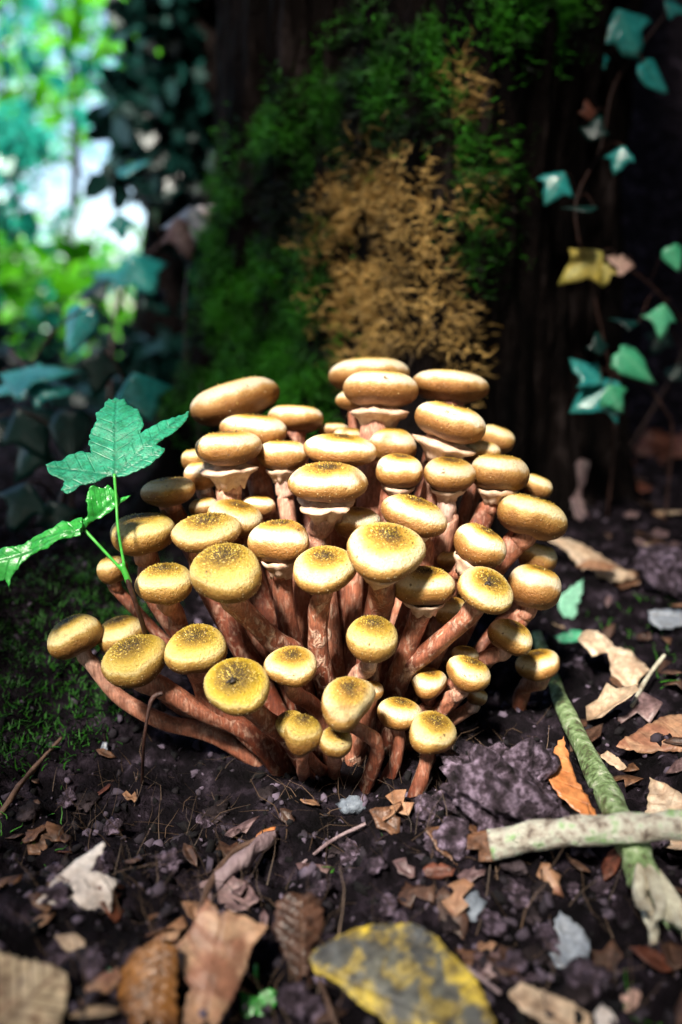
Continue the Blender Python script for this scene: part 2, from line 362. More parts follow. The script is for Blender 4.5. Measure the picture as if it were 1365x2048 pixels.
# ------------------------------------------------------------------ ground
def axis_coords(n, fine, far, c):
    s = np.linspace(-1, 1, n); a = np.abs(s)
    k = fine*a + (far-fine)*np.maximum(0, (a-.72)/.28)**4.5*(a > .72)
    return c+np.sign(s)*k
gx = axis_coords(430, .52, 160, 0.0); gy = axis_coords(430, .52, 160, .60)
GX, GY = np.meshgrid(gx, gy, indexing='ij')
GZ = terrain(GX, GY)
gv = np.stack([GX, GY, GZ], -1).reshape(-1, 3)
tag(mesh_obj('ground', gv, grid_faces(430, 430, False)[:, ::-1].copy(), M['soil']), kind='structure')

def blob(n=1, seed=0, sq=(1, 1, 1), rough=.35):
    bm = bmesh.new(); bmesh.ops.create_icosphere(bm, subdivisions=n, radius=1)
    v = np.array([q.co[:] for q in bm.verts]); f = np.array([[x.index for x in q.verts] for q in bm.faces]); bm.free()
    k = 1+rough*2*(vnoise(v[:, 0]*1.7+seed*5.3, v[:, 1]*1.7+v[:, 2]*2.3+seed, seed)) + (rough*.7*2*vnoise(v[:, 0]*4+seed, v[:, 1]*4+v[:, 2]*5, seed+5) if n > 1 else 0)
    return v*k[:, None]*np.array(sq), f
def rot(r):
    a, b, c = r.uniform(0, 2*np.pi, 3)
    ca, sa, cb, sb, cc, s_ = np.cos(a), np.sin(a), np.cos(b), np.sin(b), np.cos(c), np.sin(c)
    return np.array([[ca, -sa, 0], [sa, ca, 0], [0, 0, 1]])@np.array([[1, 0, 0], [0, cb, -sb], [0, sb, cb]])@np.array([[cc, 0, s_], [0, 1, 0], [-s_, 0, cc]])
# loose crumbs: uncountable
protos = [blob(1, q, (1, .75, .55), .75) for q in range(8)]
V, F, KK = [], [], []; off = 0
NC = 15000
ys = .16+1.0*rng.random(NC)**1.9; xs = rng.uniform(-.42, .42, NC)*(ys/.6+.15); zs = terrain(xs, ys)
for x, y, z in zip(xs, ys, zs):
    v, f = protos[rng.integers(8)]
    q = 0.0005+0.0026*rng.random()**3.2
    V.append((v*q)@rot(rng).T+np.array([x, y, z+q*.25])); F.append(f+off); off += len(v); KK.append(np.full(len(v), rng.random()**3.0))
M['crumbs'] = m_strand('soil_crumb_tones', (.002, .0015, .002), (.15, .115, .16), .9)
tag(mesh_obj('soil_crumbs', np.vstack(V), np.vstack(F), M['crumbs'], smooth=False, attrs={'k': np.concatenate(KK)}), 'loose dark crumbs of soil strewn over the forest floor', 'soil', kind='stuff')

# ------------------------------------------------------------------ mossy tree behind the mushrooms
def trunk_pt(th, z):
    """th: 0 faces the camera, positive to the right"""
    fl = np.exp(-np.maximum(z, -.1)/.13)
    lob = .55*np.exp(-((th+.95)/.42)**2)+.42*np.exp(-((th-.02)/.34)**2)+.30*np.exp(-((th-1.25)/.4)**2)+.4*np.exp(-((np.abs(th)-2.6)/.5)**2)
    R = .155+fl*(.020+.17*lob) + .035*np.exp(-((th-.05)/.30)**2)*np.exp(-((z-.16)/.20)**2)
    ridge = .020*fbm(th*7+1.5*z, z*2.5, 41, 3)+.014*fbm(th*20+2*z, z*9, 43, 4)
    R = R + ridge
    cx = .045+.05*z; cy = .755+.03*z
    return np.stack([cx+R*np.sin(th), cy-R*np.cos(th), z], -1)
th = np.linspace(-np.pi, np.pi, 300, endpoint=False); zz = np.concatenate([np.linspace(-.06, .7, 200), np.linspace(.72, 4.2, 30)])
ZZ, TH = np.meshgrid(zz, th, indexing='ij')
tv = trunk_pt(TH, ZZ)
tree = thing('mossy_tree', 'mossy tree trunk with flared root base rising behind the mushroom cluster', 'tree', (.045, .755, 0.0))
tloc = np.array([.045, .755, 0])
mesh_obj('trunk', tv.reshape(-1, 3), grid_faces(len(zz), 300), M['bark'], tree, loc=tloc)

def strands(roots, normals, length, width, k, curl=.8, seg=3, down=0.0, seedv=1):
    """thin curved ribbons as one mesh"""
    n = len(roots); r = np.random.default_rng(seedv)
    t = r.normal(size=(n, 3)); t -= normals*np.sum(t*normals, 1)[:, None]; t /= np.linalg.norm(t, axis=1)[:, None]
    w = np.cross(normals, t); Ln = length[:, None]
    V = []; K = []
    p = roots.copy(); d = normals*r.uniform(.35, 1.0, (n, 1))+t*r.uniform(.2, 1.0, (n, 1)); 
    for i in range(seg+1):
        d = d/np.linalg.norm(d, axis=1)[:, None]
        ww = width[:, None]*(1-.75*i/seg)
        V.append(p-w*ww); V.append(p+w*ww); K += [k, k]
        p = p+d*Ln/seg; d = d+t*curl*r.uniform(-.4, 1, (n, 1))/seg*2-np.array([0, 0, down])+r.normal(0, .35, (n, 3))
    V = np.stack(V, 1).reshape(-1, 3); K = np.stack(K, 1).reshape(-1)
    base = np.arange(n)[:, None]*(2*(seg+1))
    F = np.concatenate([np.stack([base[:, 0]+2*i, base[:, 0]+2*i+1, base[:, 0]+2*i+3, base[:, 0]+2*i+2], -1) for i in range(seg)])
    return V, F, K
GREEN = [(300, 840), (345, 720), (420, 520), (490, 330), (560, 230), (640, 150), (720, 60), (860, 40), (880, 250), (740, 270), (650, 390), (610, 500), (610, 600), (660, 690), (690, 790), (560, 880)]
BROWN = [(735, 275), (790, 290), (850, 345), (880, 420), (910, 560), (935, 690), (930, 790), (690, 790), (660, 680), (620, 600), (625, 430), (690, 370)]
GREEN2 = [(980, -40), (1120, -40), (1110, 100), (1010, 90)]
GREEN3 = [(930, 290), (985, 300), (975, 420), (940, 560), (925, 560), (935, 400)]
BROWN2 = [(880, 120), (960, 150), (975, 330), (960, 480), (930, 480), (925, 300)]
def trunk_moss(n, polys, length, width, seed, fringe=35, kfun=None, patchy=0.0):
    r = np.random.default_rng(seed)
    t = r.uniform(-1.5, 1.4, n*6); z = r.uniform(-.03, .55, n*6)
    p = trunk_pt(t, z); px, py, d = project(p)
    jx = r.normal(0, fringe, len(px)); jy = r.normal(0, fringe, len(px))
    ok = np.zeros(len(px), bool)
    for poly in polys: ok |= in_poly(px+jx, py+jy, poly)
    pat = fbm(t*11, z*55, seed+3, 3)+.35*fbm(t*4, z*14, seed+9, 2)
    ok &= pat > (-.9+patchy)
    t = t[ok][:n]; z = z[ok][:n]; p = p[ok][:n]; pat = pat[ok][:n]
    e = 1e-3
    a = trunk_pt(t+e, z)-trunk_pt(t-e, z); b = trunk_pt(t, z+e)-trunk_pt(t, z-e)
    nr = np.cross(a, b); nr /= np.linalg.norm(nr, axis=1)[:, None]
    clump = .002+.016*np.clip(pat+.3, 0, 1)
    p = p+nr*(clump*r.random(len(p)))[:, None]
    m = len(p); k = np.clip(r.random(m)*.40+1.0*(pat+.10)+.9*fbm(t*6, z*20, seed+21, 2), 0, 1)
    return strands(p, nr, r.uniform(.5, 1.4, m)*length, r.uniform(.6, 1.3, m)*width, k, seedv=seed)
for nm, mt, n, polys, ln, wd, sd, fr, pt in (('green_moss', 'moss', 52000, [GREEN, GREEN2, GREEN3], .0075, .0005, 5, 34, .66), ('dry_moss', 'drymoss', 17000, [BROWN, BROWN, BROWN2], .0085, .00045, 8, 22, .80)):
    v, f, k = trunk_moss(n, polys, ln, wd, sd, fr, patchy=pt)
    tag(mesh_obj(nm, v, f, M[mt], tree, smooth=False, attrs={'k': k}, loc=tloc), kind='stuff')

# moss on the hump at the left, and thin patches on the floor
def floor_strands(name, n, polys, length, width, mat, label, cat, seed, thr=-.2, nfreq=25):
    r = np.random.default_rng(seed)
    x = r.uniform(-.45, .45, n*14); y = r.uniform(.17, 1.0, n*14); z = terrain(x, y)
    p = np.stack([x, y, z], -1); px, py, d = project(p)
    ok = np.zeros(len(px), bool)
    jx = r.normal(0, 18, len(px)); jy = r.normal(0, 18, len(px))
    for poly in polys: ok |= in_poly(px+jx, py+jy, poly)
    pat = fbm(x*nfreq, y*nfreq, seed, 3); ok &= pat > thr
    p = p[ok][:n]; pat = pat[ok][:n]; m = len(p)
    nr = np.tile([0, -.15, 1.0], (m, 1)); nr /= np.linalg.norm(nr[0])
    v, f, k = strands(p-[0, 0, .001], nr, r.uniform(.5, 1.4, m)*length, r.uniform(.6, 1.3, m)*width, np.clip(r.random(m)*.6+.6*(pat+.3), 0, 1), seedv=seed)
    tag(mesh_obj(name, v, f, M[mat], smooth=False, attrs={'k': k}), label, cat, kind='stuff')
M['gmoss'] = m_strand('floor_moss', (.001, .008, .001), (.020, .12, .004))
floor_strands('ground_moss', 26000, [[(-60, 1180), (330, 1080), (330, 1300), (260, 1420), (180, 1500), (-60, 1560)], [(300, 760), (420, 800), (400, 1000), (300, 1060)]], .0045, .0005, 'gmoss', 'deep green moss carpeting the hump beside the mushroom cluster', 'moss', 51, -.25)
floor_strands('thin_grass', 1500, [[(640, 1680), (860, 1680), (880, 1880), (660, 1880)], [(-20, 1600), (130, 1640), (100, 1990), (-20, 1990)], [(1180, 1180), (1365, 1180), (1365, 1420), (1200, 1300)], [(1180, 1950), (1365, 1960), (1365, 2060), (1200, 2060)], [(1020, 800), (1110, 800), (1110, 850), (1020, 850)]], .007, .0004, 'grass', 'thin tufts of low green moss and grass on bare soil', 'grass', 61, .0)
floor_strands('root_fibres', 1100, [[(250, 1500), (1050, 1450), (1365, 1900), (1365, 2060), (0, 2060), (0, 1650)]], .016, .00022, 'fibre', 'fine root fibres and plant threads lying over the dark soil', 'fibres', 71, -.3)

# ------------------------------------------------------------------ mushrooms
# label, cx, cy, w, h, tilt, facing, depth, options   (all pixels of the photo; depth in metres)
MU = [
 ('largest tan cap, tilted and sagging to one side, against the green moss', 467, 806, 186, 88, -17, 4, .400, dict(yl=.1, wp=[(475, 900)])),
 ('wide tan cap half hidden behind a pale ringed cap, under the dry brown moss', 740, 750, 166, 74, -2, 6, .420, dict(yl=.1)),
 ('cream cap with flared ring on a white stem, standing tallest before the dry moss', 760, 778, 146, 80, 2, 7, .388, dict(yl=.05, ring=2, wp=[(755, 850), (748, 900)], pale=1)),
 ('small tan cap peeping out below the cream cap on a white stem', 706, 800, 62, 42, -5, 4, .410, dict(yl=.2)),
 ('broad orange tan cap leaning towards the dark bark', 900, 774, 158, 70, 6, 4, .408, dict(yl=.05, wp=[(890, 850)])),
 ('large cream cap tilted towards the bark with torn lilac white ring below', 899, 845, 148, 82, 14, 10, .375, dict(yl=.05, ring=2, wp=[(885, 905)], pale=1)),
 ('smooth cream cap tucked under the largest tan cap', 510, 862, 132, 72, 5, 8, .392, dict(yl=.05)),
 ('flat topped tan cap on a short brown stem, between the largest cap and the moss', 592, 838, 118, 60, 3, 5, .405, dict(yl=.1, wp=[(590, 880)])),
 ('thick pale cap with grainy rim and wide skirt ring, under the smooth cream cap', 457, 897, 136, 76, -3, 9, .368, dict(yl=.2, ring=2, wp=[(462, 965), (470, 1050)], pale=1)),
 ('tiny pale cap crowded behind a flat dark centred cap', 668, 862, 62, 36, 0, 6, .408, dict(yl=.1)),
 ('small dark brown topped cap wedged behind a flat dark centred cap', 700, 872, 66, 36, 6, 10, .396, dict(yl=.3, stain=1)),
 ('flat cream cap with dark streaked centre, directly above the best ringed mushroom', 684, 901, 140, 72, 6, 14, .364, dict(yl=.05)),
 ('pinkish cone shaped cap with black tip, below the white stem', 784, 893, 98, 78, 4, 8, .384, dict(yl=.0, cone=.5, stain=.8)),
 ('tan cap on a long bare pink stem with thin ring, beside the pale skirted one', 568, 912, 100, 68, 2, 6, .376, dict(yl=.1, ring=1, wp=[(570, 985), (580, 1050)], pale=1)),
 ('rounded orange cap at the edge, tucked behind the large cream tilted cap', 992, 880, 78, 60, 20, 5, .398, dict(yl=.3)),
 ('pale cap squeezed below the large cream tilted cap', 962, 905, 84, 52, 8, 8, .386, dict(yl=.2)),
 ('cream cap with brown blotch on its side and ragged flared ring on shaggy stem', 655, 965, 148, 86, 1, 20, .344, dict(yl=.15, ring=2, stain=.9, wp=[(644, 1050), (640, 1110)], pale=1, fleck=1)),
 ('round cream cap with small olive centre, next to the flat dark centred cap', 800, 943, 98, 74, 6, 16, .366, dict(yl=.1, ring=1, wp=[(775, 1010)])),
 ('round cream cap with dark centre on a pale ringed stem, below the torn lilac ring', 899, 949, 106, 72, 5, 17, .364, dict(yl=.2, ring=1, wp=[(893, 1030), (888, 1080)], pale=1)),
 ('big rounded tan cap with thick dark pink stem, on the bark side of the cluster', 998, 946, 120, 82, 5, 8, .368, dict(yl=.15, ring=1, wp=[(980, 1010), (945, 1080)])),
 ('small orange cap peeping out behind the bulging yellow cap with black spot', 1073, 975, 66, 52, 22, 4, .388, dict(yl=.3)),
 ('small olive cap hidden behind the bluish white cap', 387, 920, 48, 48, -8, 8, .386, dict(yl=.4)),
 ('bluish white young cap beneath the pale skirted mushroom', 408, 950, 78, 62, -6, 10, .374, dict(yl=.0, wp=[(418, 1000)], pale=1)),
 ('yellow topped cap standing apart at the mossy edge, above the seedling stalks', 338, 984, 112, 62, -6, 8, .366, dict(yl=.5, wp=[(352, 1030)])),
 ('small bluish white cap almost covered by two yellow centred caps', 408, 1016, 62, 44, -8, 8, .372, dict(yl=.1)),
 ('white cap with yellow brown crown leaning onto the grainy olive cap', 470, 1038, 116, 76, 14, 18, .356, dict(yl=.35, wp=[(485, 1090)])),
 ('dull tan cap in shade behind the yellow brown crowned white cap', 517, 1014, 68, 48, 4, 6, .372, dict(yl=.1)),
 ('grainy olive topped cap with whitish rim, touching the yellow brown crowned cap', 415, 1065, 133, 78, -2, 22, .340, dict(yl=.6, wp=[(400, 1110), (420, 1180)])),
 ('wide yellow cap with black brown centre behind the green seedling stalk', 287, 1068, 136, 86, -4, 12, .350, dict(yl=.8, wp=[(300, 1120), (330, 1220)])),
 ('dome shaped cap with brown smear and veil still closed on a thick red stem', 560, 1084, 118, 92, -1, 14, .340, dict(yl=.2, ring=1, stain=1, wp=[(566, 1160), (580, 1280)])),
 ('smooth white cap tilted sideways with a pinkish rim, above the biggest scaly cap', 828, 1032, 132, 80, 17, 14, .344, dict(yl=.1, ring=1, wp=[(845, 1090), (835, 1180)])),
 ('shaded brown cap half hidden behind the biggest scaly cap', 714, 1046, 98, 66, 2, 12, .358, dict(yl=.1, stain=.4)),
 ('bulging golden cap with a black spot near its edge, beside the dry litter', 1062, 1033, 138, 88, 17, 6, .364, dict(yl=.45, wp=[(1030, 1090), (960, 1180)], stain=.2)),
 ('biggest pale scaly cap with tufted yellow centre, in the middle of the cluster', 772, 1103, 160, 114, 9, 32, .318, dict(yl=.45, ring=1, wp=[(765, 1185), (748, 1260)], fleck=.5)),
 ('scaly cap with brown tufted crown on a straight flecked stem, in the middle', 650, 1140, 129, 92, 2, 30, .322, dict(yl=.5, wp=[(641, 1210), (637, 1290), (650, 1370)], fleck=1)),
 ('large scaly yellow cap on a slanting orange pink flecked stem', 453, 1147, 148, 116, -8, 30, .316, dict(yl=.85, wp=[(480, 1215), (545, 1280), (600, 1340)], fleck=1)),
 ('pale rimmed cap with dark olive crown under the large scaly yellow cap', 331, 1168, 110, 82, -1, 18, .336, dict(yl=.7, wp=[(352, 1225), (385, 1300)])),
 ('small dull olive cap behind the dark seedling stem', 226, 1140, 62, 58, -10, 8, .362, dict(yl=.5, wp=[(258, 1205)])),
 ('smooth cream cap tilted over with an orange veil rim, below the thick dark pink stem', 958, 1092, 108, 84, 24, 14, .346, dict(yl=.2, ring=1, wp=[(925, 1140), (890, 1200)])),
 ('small orange cap above the brown cap with a single black dot', 1076, 1117, 76, 64, 14, 5, .378, dict(yl=.3)),
 ('brown shouldered cap with a single black dot, touching the pale green leaf', 1070, 1175, 108, 92, 14, 8, .358, dict(yl=.1, stain=.3, wp=[(1045, 1230), (1000, 1290)])),
 ('oval yellow white cap with black debris in its centre on a long red slanting stem', 970, 1180, 118, 84, 20, 34, .328, dict(yl=.55, wp=[(930, 1240), (860, 1300), (800, 1360)], fleck=.8)),
 ('golden brown cap with yellow crown beneath the biggest scaly cap', 850, 1172, 126, 78, 4, 14, .336, dict(yl=.35, ring=1, wp=[(832, 1250), (808, 1320), (785, 1385)], fleck=.6)),
 ('tiny dark olive cap deep in shade behind the golden brown cap', 897, 1122, 44, 40, 0, 6, .366, dict(yl=.7)),
 ('round olive gold cap with brown crown on a short white stem, in the cluster centre', 745, 1278, 106, 90, 5, 24, .322, dict(yl=.75, wp=[(733, 1335), (705, 1380)], fleck=1, pale=1)),
 ('small oval cap with yellow tip on a pink stem beside the broken green stick', 1022, 1274, 92, 66, 22, 14, .352, dict(yl=.4, wp=[(985, 1312), (930, 1350)], pale=.5)),
 ('small cream cap lying against the broken green stick', 1078, 1330, 92, 58, -12, 8, .374, dict(yl=.3, wp=[(1050, 1375)], base=(1040, 1410), pale=.5)),
 ('angular golden cap standing farthest out by the moss on a long bent pink stem', 150, 1272, 106, 82, -22, 14, .352, dict(yl=.7, cone=.15, wp=[(185, 1330), (240, 1395), (330, 1445), (430, 1470)], pale=.6, rk=.9)),
 ('pale cap with a small hole bitten in its side, behind the olive brown one', 243, 1272, 102, 78, -14, 14, .358, dict(yl=.6, wp=[(280, 1330), (360, 1410)])),
 ('olive brown fuzzy cap on a stout stem with a dark hole, by the dark stalk', 272, 1322, 126, 98, -12, 26, .332, dict(yl=.9, wp=[(325, 1375), (410, 1425), (500, 1465)], rk=1.0)),
 ('dark olive fuzzy cap above the yellow cap with black insect', 393, 1300, 122, 94, -2, 28, .330, dict(yl=.85, wp=[(395, 1355), (440, 1420)])),
 ('bright yellow scaly cap with black insect in the middle', 475, 1373, 132, 104, -6, 40, .308, dict(yl=1.0, wp=[(525, 1437), (580, 1480)], fleck=.8)),
 ('small cap with brown centre and grainy whitish rim on a leaning pink stem', 583, 1333, 101, 76, 2, 28, .322, dict(yl=.5, wp=[(590, 1385), (640, 1430)], pale=.4)),
 ('lumpy cap smeared with soil on a hooked red stem', 694, 1404, 110, 100, 8, 36, .308, dict(yl=.45, stain=.8, lump=1, wp=[(725, 1462), (757, 1490), (745, 1540)], base=(725, 1575), rk=.72)),
 ('tiny yellow cap stuck to the back of the egg shaped cap', 582, 1452, 62, 60, -20, 16, .324, dict(yl=.8)),
 ('egg shaped yellow cap with black crown close to the ground', 606, 1470, 70, 88, 3, 18, .312, dict(yl=.9, lump=.5, rk=.5, base=(612, 1540))),
 ('small grainy bud cap with pointed stem end touching the dark soil', 672, 1484, 66, 62, 6, 26, .312, dict(yl=.6, wp=[(670, 1520)], base=(668, 1550), pale=.4)),
 ('small orange brown cap on a curved stem at the front of the cluster', 800, 1428, 90, 60, 8, 12, .334, dict(yl=.35, wp=[(800, 1475), (790, 1525)], base=(765, 1565), rk=.85)),
 ('pale yellow fuzzy cap on a short stem nearest the purple soil clod', 865, 1467, 97, 80, 12, 26, .322, dict(yl=.6, wp=[(852, 1525)], base=(830, 1585), rk=.95, pale=.3)),
 ('small shaded brown cap with split rim behind the small orange brown cap', 858, 1366, 78, 58, 4, 14, .350, dict(yl=.2, stain=.7, lump=.5, wp=[(850, 1415)], rk=.8)),
 ('glossy tan cap with dark brown crown on a pale flecked slanting stem', 937, 1348, 90, 66, 18, 14, .342, dict(yl=.35, wp=[(905, 1395), (870, 1430)], fleck=.8, pale=.5)),
 ('tiny tan cap showing only its crown above the glossy tan cap', 930, 1312, 54, 40, 6, 8, .358, dict(yl=.3)),
 ('pale pink button without a grown cap, under the glossy tan cap', 955, 1394, 40, 38, 25, 10, .354, dict(yl=.0, wp=[(930, 1425)], pale=1, rk=.9)),
 ('dark shaded cap behind the long red slanting stem', 902, 1222, 74, 58, 0, 10, .356, dict(yl=.4, stain=.6)),
 ('small red brown stub cap behind the lumpy soil smeared cap', 745, 1382, 46, 40, 8, 10, .336, dict(yl=.1, stain=.6)),
]
caps = []
for lab, cx, cy, w, h, ti, ph, d, o in MU:
    ti_, ph_ = math.radians(ti), math.radians(ph)
    ax = RGT*math.sin(ti_)*math.cos(ph_)+UPV*math.cos(ti_)*math.cos(ph_)-FWD*math.sin(ph_)
    a = w/2; b2 = max((h/2)**2-(a*math.sin(ph_))**2, 0)
    b = math.sqrt(b2)/math.cos(ph_); b = min(max(b, .40*a), 1.25*a)
    caps.append(dict(px=cx, py=cy, a=a, b=b, ax=ax/np.linalg.norm(ax), d=d, d0=d))
for it in range(60):
    for i in range(len(caps)):
        for j in range(i):
            A, B = caps[i], caps[j]
            if abs(A['px']-B['px']) > 170 or abs(A['py']-B['py']) > 150: continue
            pa, pb = P(A['px'], A['py'], A['d']), P(B['px'], B['py'], B['d'])
            dv = pa-pb; dist = np.linalg.norm(dv); n = dv/dist
            ext = 0
            for C in (A, B):
                c = abs(n@C['ax']); ext += math.sqrt((C['a']**2)*(1-c*c)+(C['b']**2)*c*c)*C['d']/FPX
            if dist < .93*ext:
                g = min((.93*ext-dist)*.35, .002)
                if A['d0'] > B['d0']: A['d'] += g*.7; B['d'] -= g*.3
                else: B['d'] += g*.7; A['d'] -= g*.3
def orth(ax):
    e1 = np.cross(ax, [0.0, 1.0, 0.05]); e1 /= np.linalg.norm(e1); return e1, np.cross(ax, e1)
CAPS_INFO = []
GRP = 'honey coloured mushrooms of the cluster'
for mi, (row, C) in enumerate(zip(MU, caps)):
    lab, cx, cy, w, h, ti, ph, d0, o = row
    d = C['d']; sc = d/FPX; a = C['a']*sc; b = C['b']*sc; ax = C['ax']; cen = P(cx, cy, d)
    e1, e2 = orth(ax); r = np.random.default_rng(100+mi)
    cone = o.get('cone', 0); lump = o.get('lump', 0)
    ph1, ph2, ph3 = r.uniform(0, 2*np.pi, 3); k1 = r.uniform(.02, .09)+.10*lump; k2 = r.uniform(.01, .06)+.04*lump
    def S(u, az):
        """u 0 pole .. 1 margin (equator) .. 1.75 inrolled edge .. 2 stem"""
        uu = np.clip(u, 0, 2)
        ang = uu*np.pi/2
        top = uu <= 1
        rr = np.where(top, np.sin(ang)**(.90), 0)
        zz_ = np.where(top, np.cos(ang)**(.92+.5*cone), 0)
        zz_ = zz_ - .10*np.exp(-(uu/.28)**2)*(1-cone)
        q = np.clip(uu-1, 0, 1)
        rr = np.where(top, rr, np.where(q < .62, np.cos(q/.62*np.pi*.42), np.cos(np.pi*.42)*(1-(q-.62)/.38)+.02))
        lowz = np.where(q < .62, -.88*np.sin(q/.62*np.pi/2), -.88+.34*np.sin((q-.62)/.38*np.pi/2))
        zz_ = np.where(top, zz_, lowz)
        wob = 1+k1*np.sin(2*az+ph1)*np.minimum(uu, 1)+k2*np.sin(3*az+ph2)*np.minimum(uu, 1)+.012*np.sin(7*az+ph3)*np.clip(uu-.5, 0, 1)
        zw = .06*np.sin(2*az+ph3)*np.minimum(uu, 1)**2*(1+2*lump)+.02*np.sin(5*az+ph1)*np.clip(uu-.6, 0, .6)
        if lump: wob = wob*(1-.16*lump*np.exp(-((np.abs((az-4.2+np.pi) % (2*np.pi)-np.pi))/.35)**2)*np.minimum(uu, 1))
        dimp = .018*(vnoise(np.cos(az)*uu*2.2+mi*3.7, np.sin(az)*uu*2.2+mi, mi))
        R = a*rr*wob*(1+dimp); Z = b*(zz_+zw)+a*dimp
        return cen+(R*np.cos(az))[..., None]*e1+(R*np.sin(az))[..., None]*e2+Z[..., None]*ax
    us = np.concatenate([[0.004], np.linspace(.05, 1, 18), np.linspace(1.08, 2, 14)]); nv = 44
    az = np.linspace(0, 2*np.pi, nv, endpoint=False)
    U, AZ = np.meshgrid(us, az, indexing='ij')
    cv = S(U, AZ).reshape(-1, 3)
    # stipe path
    top = cen-ax*b*.45
    if 'base' in o:
        bp, bd = ground(*o['base'])
        base = bp+np.array([0, .002, -.004])
    else:
        base = np.array([.002+.30*(cen[0]-.002), .338+.35*(cen[1]-.345), 0]); base[2] = float(terrain(base[0], base[1]))-.006
    bd_ = (base-CAMP)@FWD
    path = [top+ax*.002, top-ax*b*.7]
    wps = o.get('wp', [])
    for i, (wx, wy) in enumerate(wps):
        f = (i+1)/(len(wps)+1.3)
        f0 = (top-CAMP)@FWD
        path.append(P(wx, wy, f0+(bd_-f0)*f))
    if not wps:
        path.append(top*.55+base*.45-ax*.006)
    path.append(base)
    sp = smooth_path(path, 26)
    r0 = a*.32*o.get('rk', 1.0); r0 = min(max(r0, .0024), .0062)
    rad = r0*(1.0+.10*np.linspace(0, 1, 26)+.14*np.exp(-(np.linspace(0, 1, 26)/.08)**2))
    rad = rad*(1+.16*vnoise(np.linspace(0, 5, 26)+mi*3.1, np.full(26, mi*.7), mi))
    sv, sf, ss = tube(sp, rad, 18, .20, mi)
    root = thing('honey_mushroom', 'honey mushroom: '+lab if False else lab, 'mushroom', tuple(base), GRP)
    co = mesh_obj('cap', cv, np.vstack([grid_faces(len(us), nv)]), M['cap'], root, attrs={'t': np.clip(U.ravel()*.62, 0, 1)}, loc=base)
    co['yl'] = float(o.get('yl', .3)); co['stain'] = float(o.get('stain', .12))
    so = mesh_obj('stem', sv, sf, M['stipe'], root, attrs={'s': np.clip(ss*(1.0-.30*o.get('pale', 0))+.16*(1-o.get('pale', 0))-.16*o.get('pale', 0), 0, 1)}, loc=base)
    so['fleck'] = float(o.get('fleck', .35))
    # scales: fibrous tufts, dense at the crown, granular towards the rim
    front = d < .35; ns = int((1100 if front else 300)*(a/.014)**1.5*(.12+1.15*o.get('yl', .3)))
    u = np.concatenate([np.abs(r.normal(0, .26, int(ns*.62))), r.uniform(.15, 1.3, int(ns*.38))]); u = np.clip(u, .01, 1.3); az_ = r.uniform(0, 2*np.pi, len(u))
    p0 = S(u, az_); e = .02
    du = S(u+e, az_)-S(np.maximum(u-e, 0.001), az_); da = S(u, az_+e)-S(u, az_-e)
    nr = np.cross(du, da); nr /= np.linalg.norm(nr, axis=1)[:, None]+1e-12
    sgn = np.sign(np.sum(nr*(p0-cen), 1)); nr *= sgn[:, None]
    du /= np.linalg.norm(du, axis=1)[:, None]+1e-12; side = np.cross(nr, du)
    turn = r.normal(0, .5, len(u))[:, None]; dr = du*np.cos(turn)+side*np.sin(turn); sd = np.cross(nr, dr)
    ln = (np.where(u < .5, r.uniform(.0005, .0012, len(u)), r.uniform(.0003, .0006, len(u)))*(a/.014)**.5)[:, None]
    wd = ln*np.where(u < .5, r.uniform(.16, .30, len(u)), r.uniform(.4, .7, len(u)))[:, None]
    hi = ln*r.uniform(.25, .7, len(u))[:, None]
    pv = np.stack([p0-dr*ln*.5-nr*.0001, p0+sd*wd-nr*.0001, p0-sd*wd-nr*.0001, p0+dr*ln*.4+nr*hi], 1).reshape(-1, 3)
    bi = np.arange(len(u))[:, None]*4
    fs = np.concatenate([bi+np.array([[0, 1, 3]]), bi+np.array([[1, 2, 3]]), bi+np.array([[2, 0, 3]])])
    tt = np.clip(u*.8+.05+r.normal(0, .20, len(u)), 0, 1)
    sco = mesh_obj('scales', pv, fs, M['scale'], co, smooth=False, attrs={'t': np.repeat(tt, 4)}, loc=base); sco['kind'] = 'stuff'
    # ring
    if o.get('ring'):
        nvr = 40; azr = np.linspace(0, 2*np.pi, nvr, endpoint=False)
        t0 = sp[0]; flared = o['ring'] == 2
        prof = ([(r0*1.02, -.80), (r0*1.5, -1.0), (r0*2.0, -1.12), (r0*2.45, -1.16), (r0*2.35, -1.26), (r0*1.75, -1.42), (r0*1.35, -1.75), (r0*1.12, -2.1)] if flared else [(a*.66, -.78), (a*.60, -.97), (a*.47, -1.10), (a*.37, -1.28), (a*.335, -1.55)])
        rows = []
        for k, (pr, pz) in enumerate(prof):
            rag = (vnoise(azr*3.2+mi, azr*0+k*.3, mi+7)*(.75 if k >= len(prof)-2 else .38)+.10*np.sin(2*azr+ph1))
            # follow the stem path below the cap
            zloc = pz*b-rag*r0*.8
            q = cen+ax*0
            R = pr*(1+.20*vnoise(azr*2.5+k*.15, azr*0+mi, mi+3)*2*(1 if k > 1 else .2))
            # centre line offset towards the stem path
            sidx = np.clip(((-zloc-b*.45)/max(np.linalg.norm(sp[-1]-sp[0]), 1e-4))*25, 0, 25); s0 = np.floor(sidx).astype(int); s1 = np.minimum(s0+1, 25)
            cl = sp[s0]*(1-(sidx-s0))[:, None]+sp[s1]*(sidx-s0)[:, None]
            rel = cl-cen; cl = rel-np.outer(rel@ax, ax)
            rows.append(cen+cl+np.outer(zloc, ax)+np.outer(R*np.cos(azr), e1)+np.outer(R*np.sin(azr), e2))
        ro = mesh_obj('ring', np.vstack(rows), grid_faces(len(prof), nvr), M['ring'], root, loc=base)
        md = ro.modifiers.new('thickness', 'SOLIDIFY'); md.thickness = .0005
    CAPS_INFO.append((S(np.array([.16]), np.array([1.2]))[0].copy(), cen.copy(), ax.copy(), a, b))

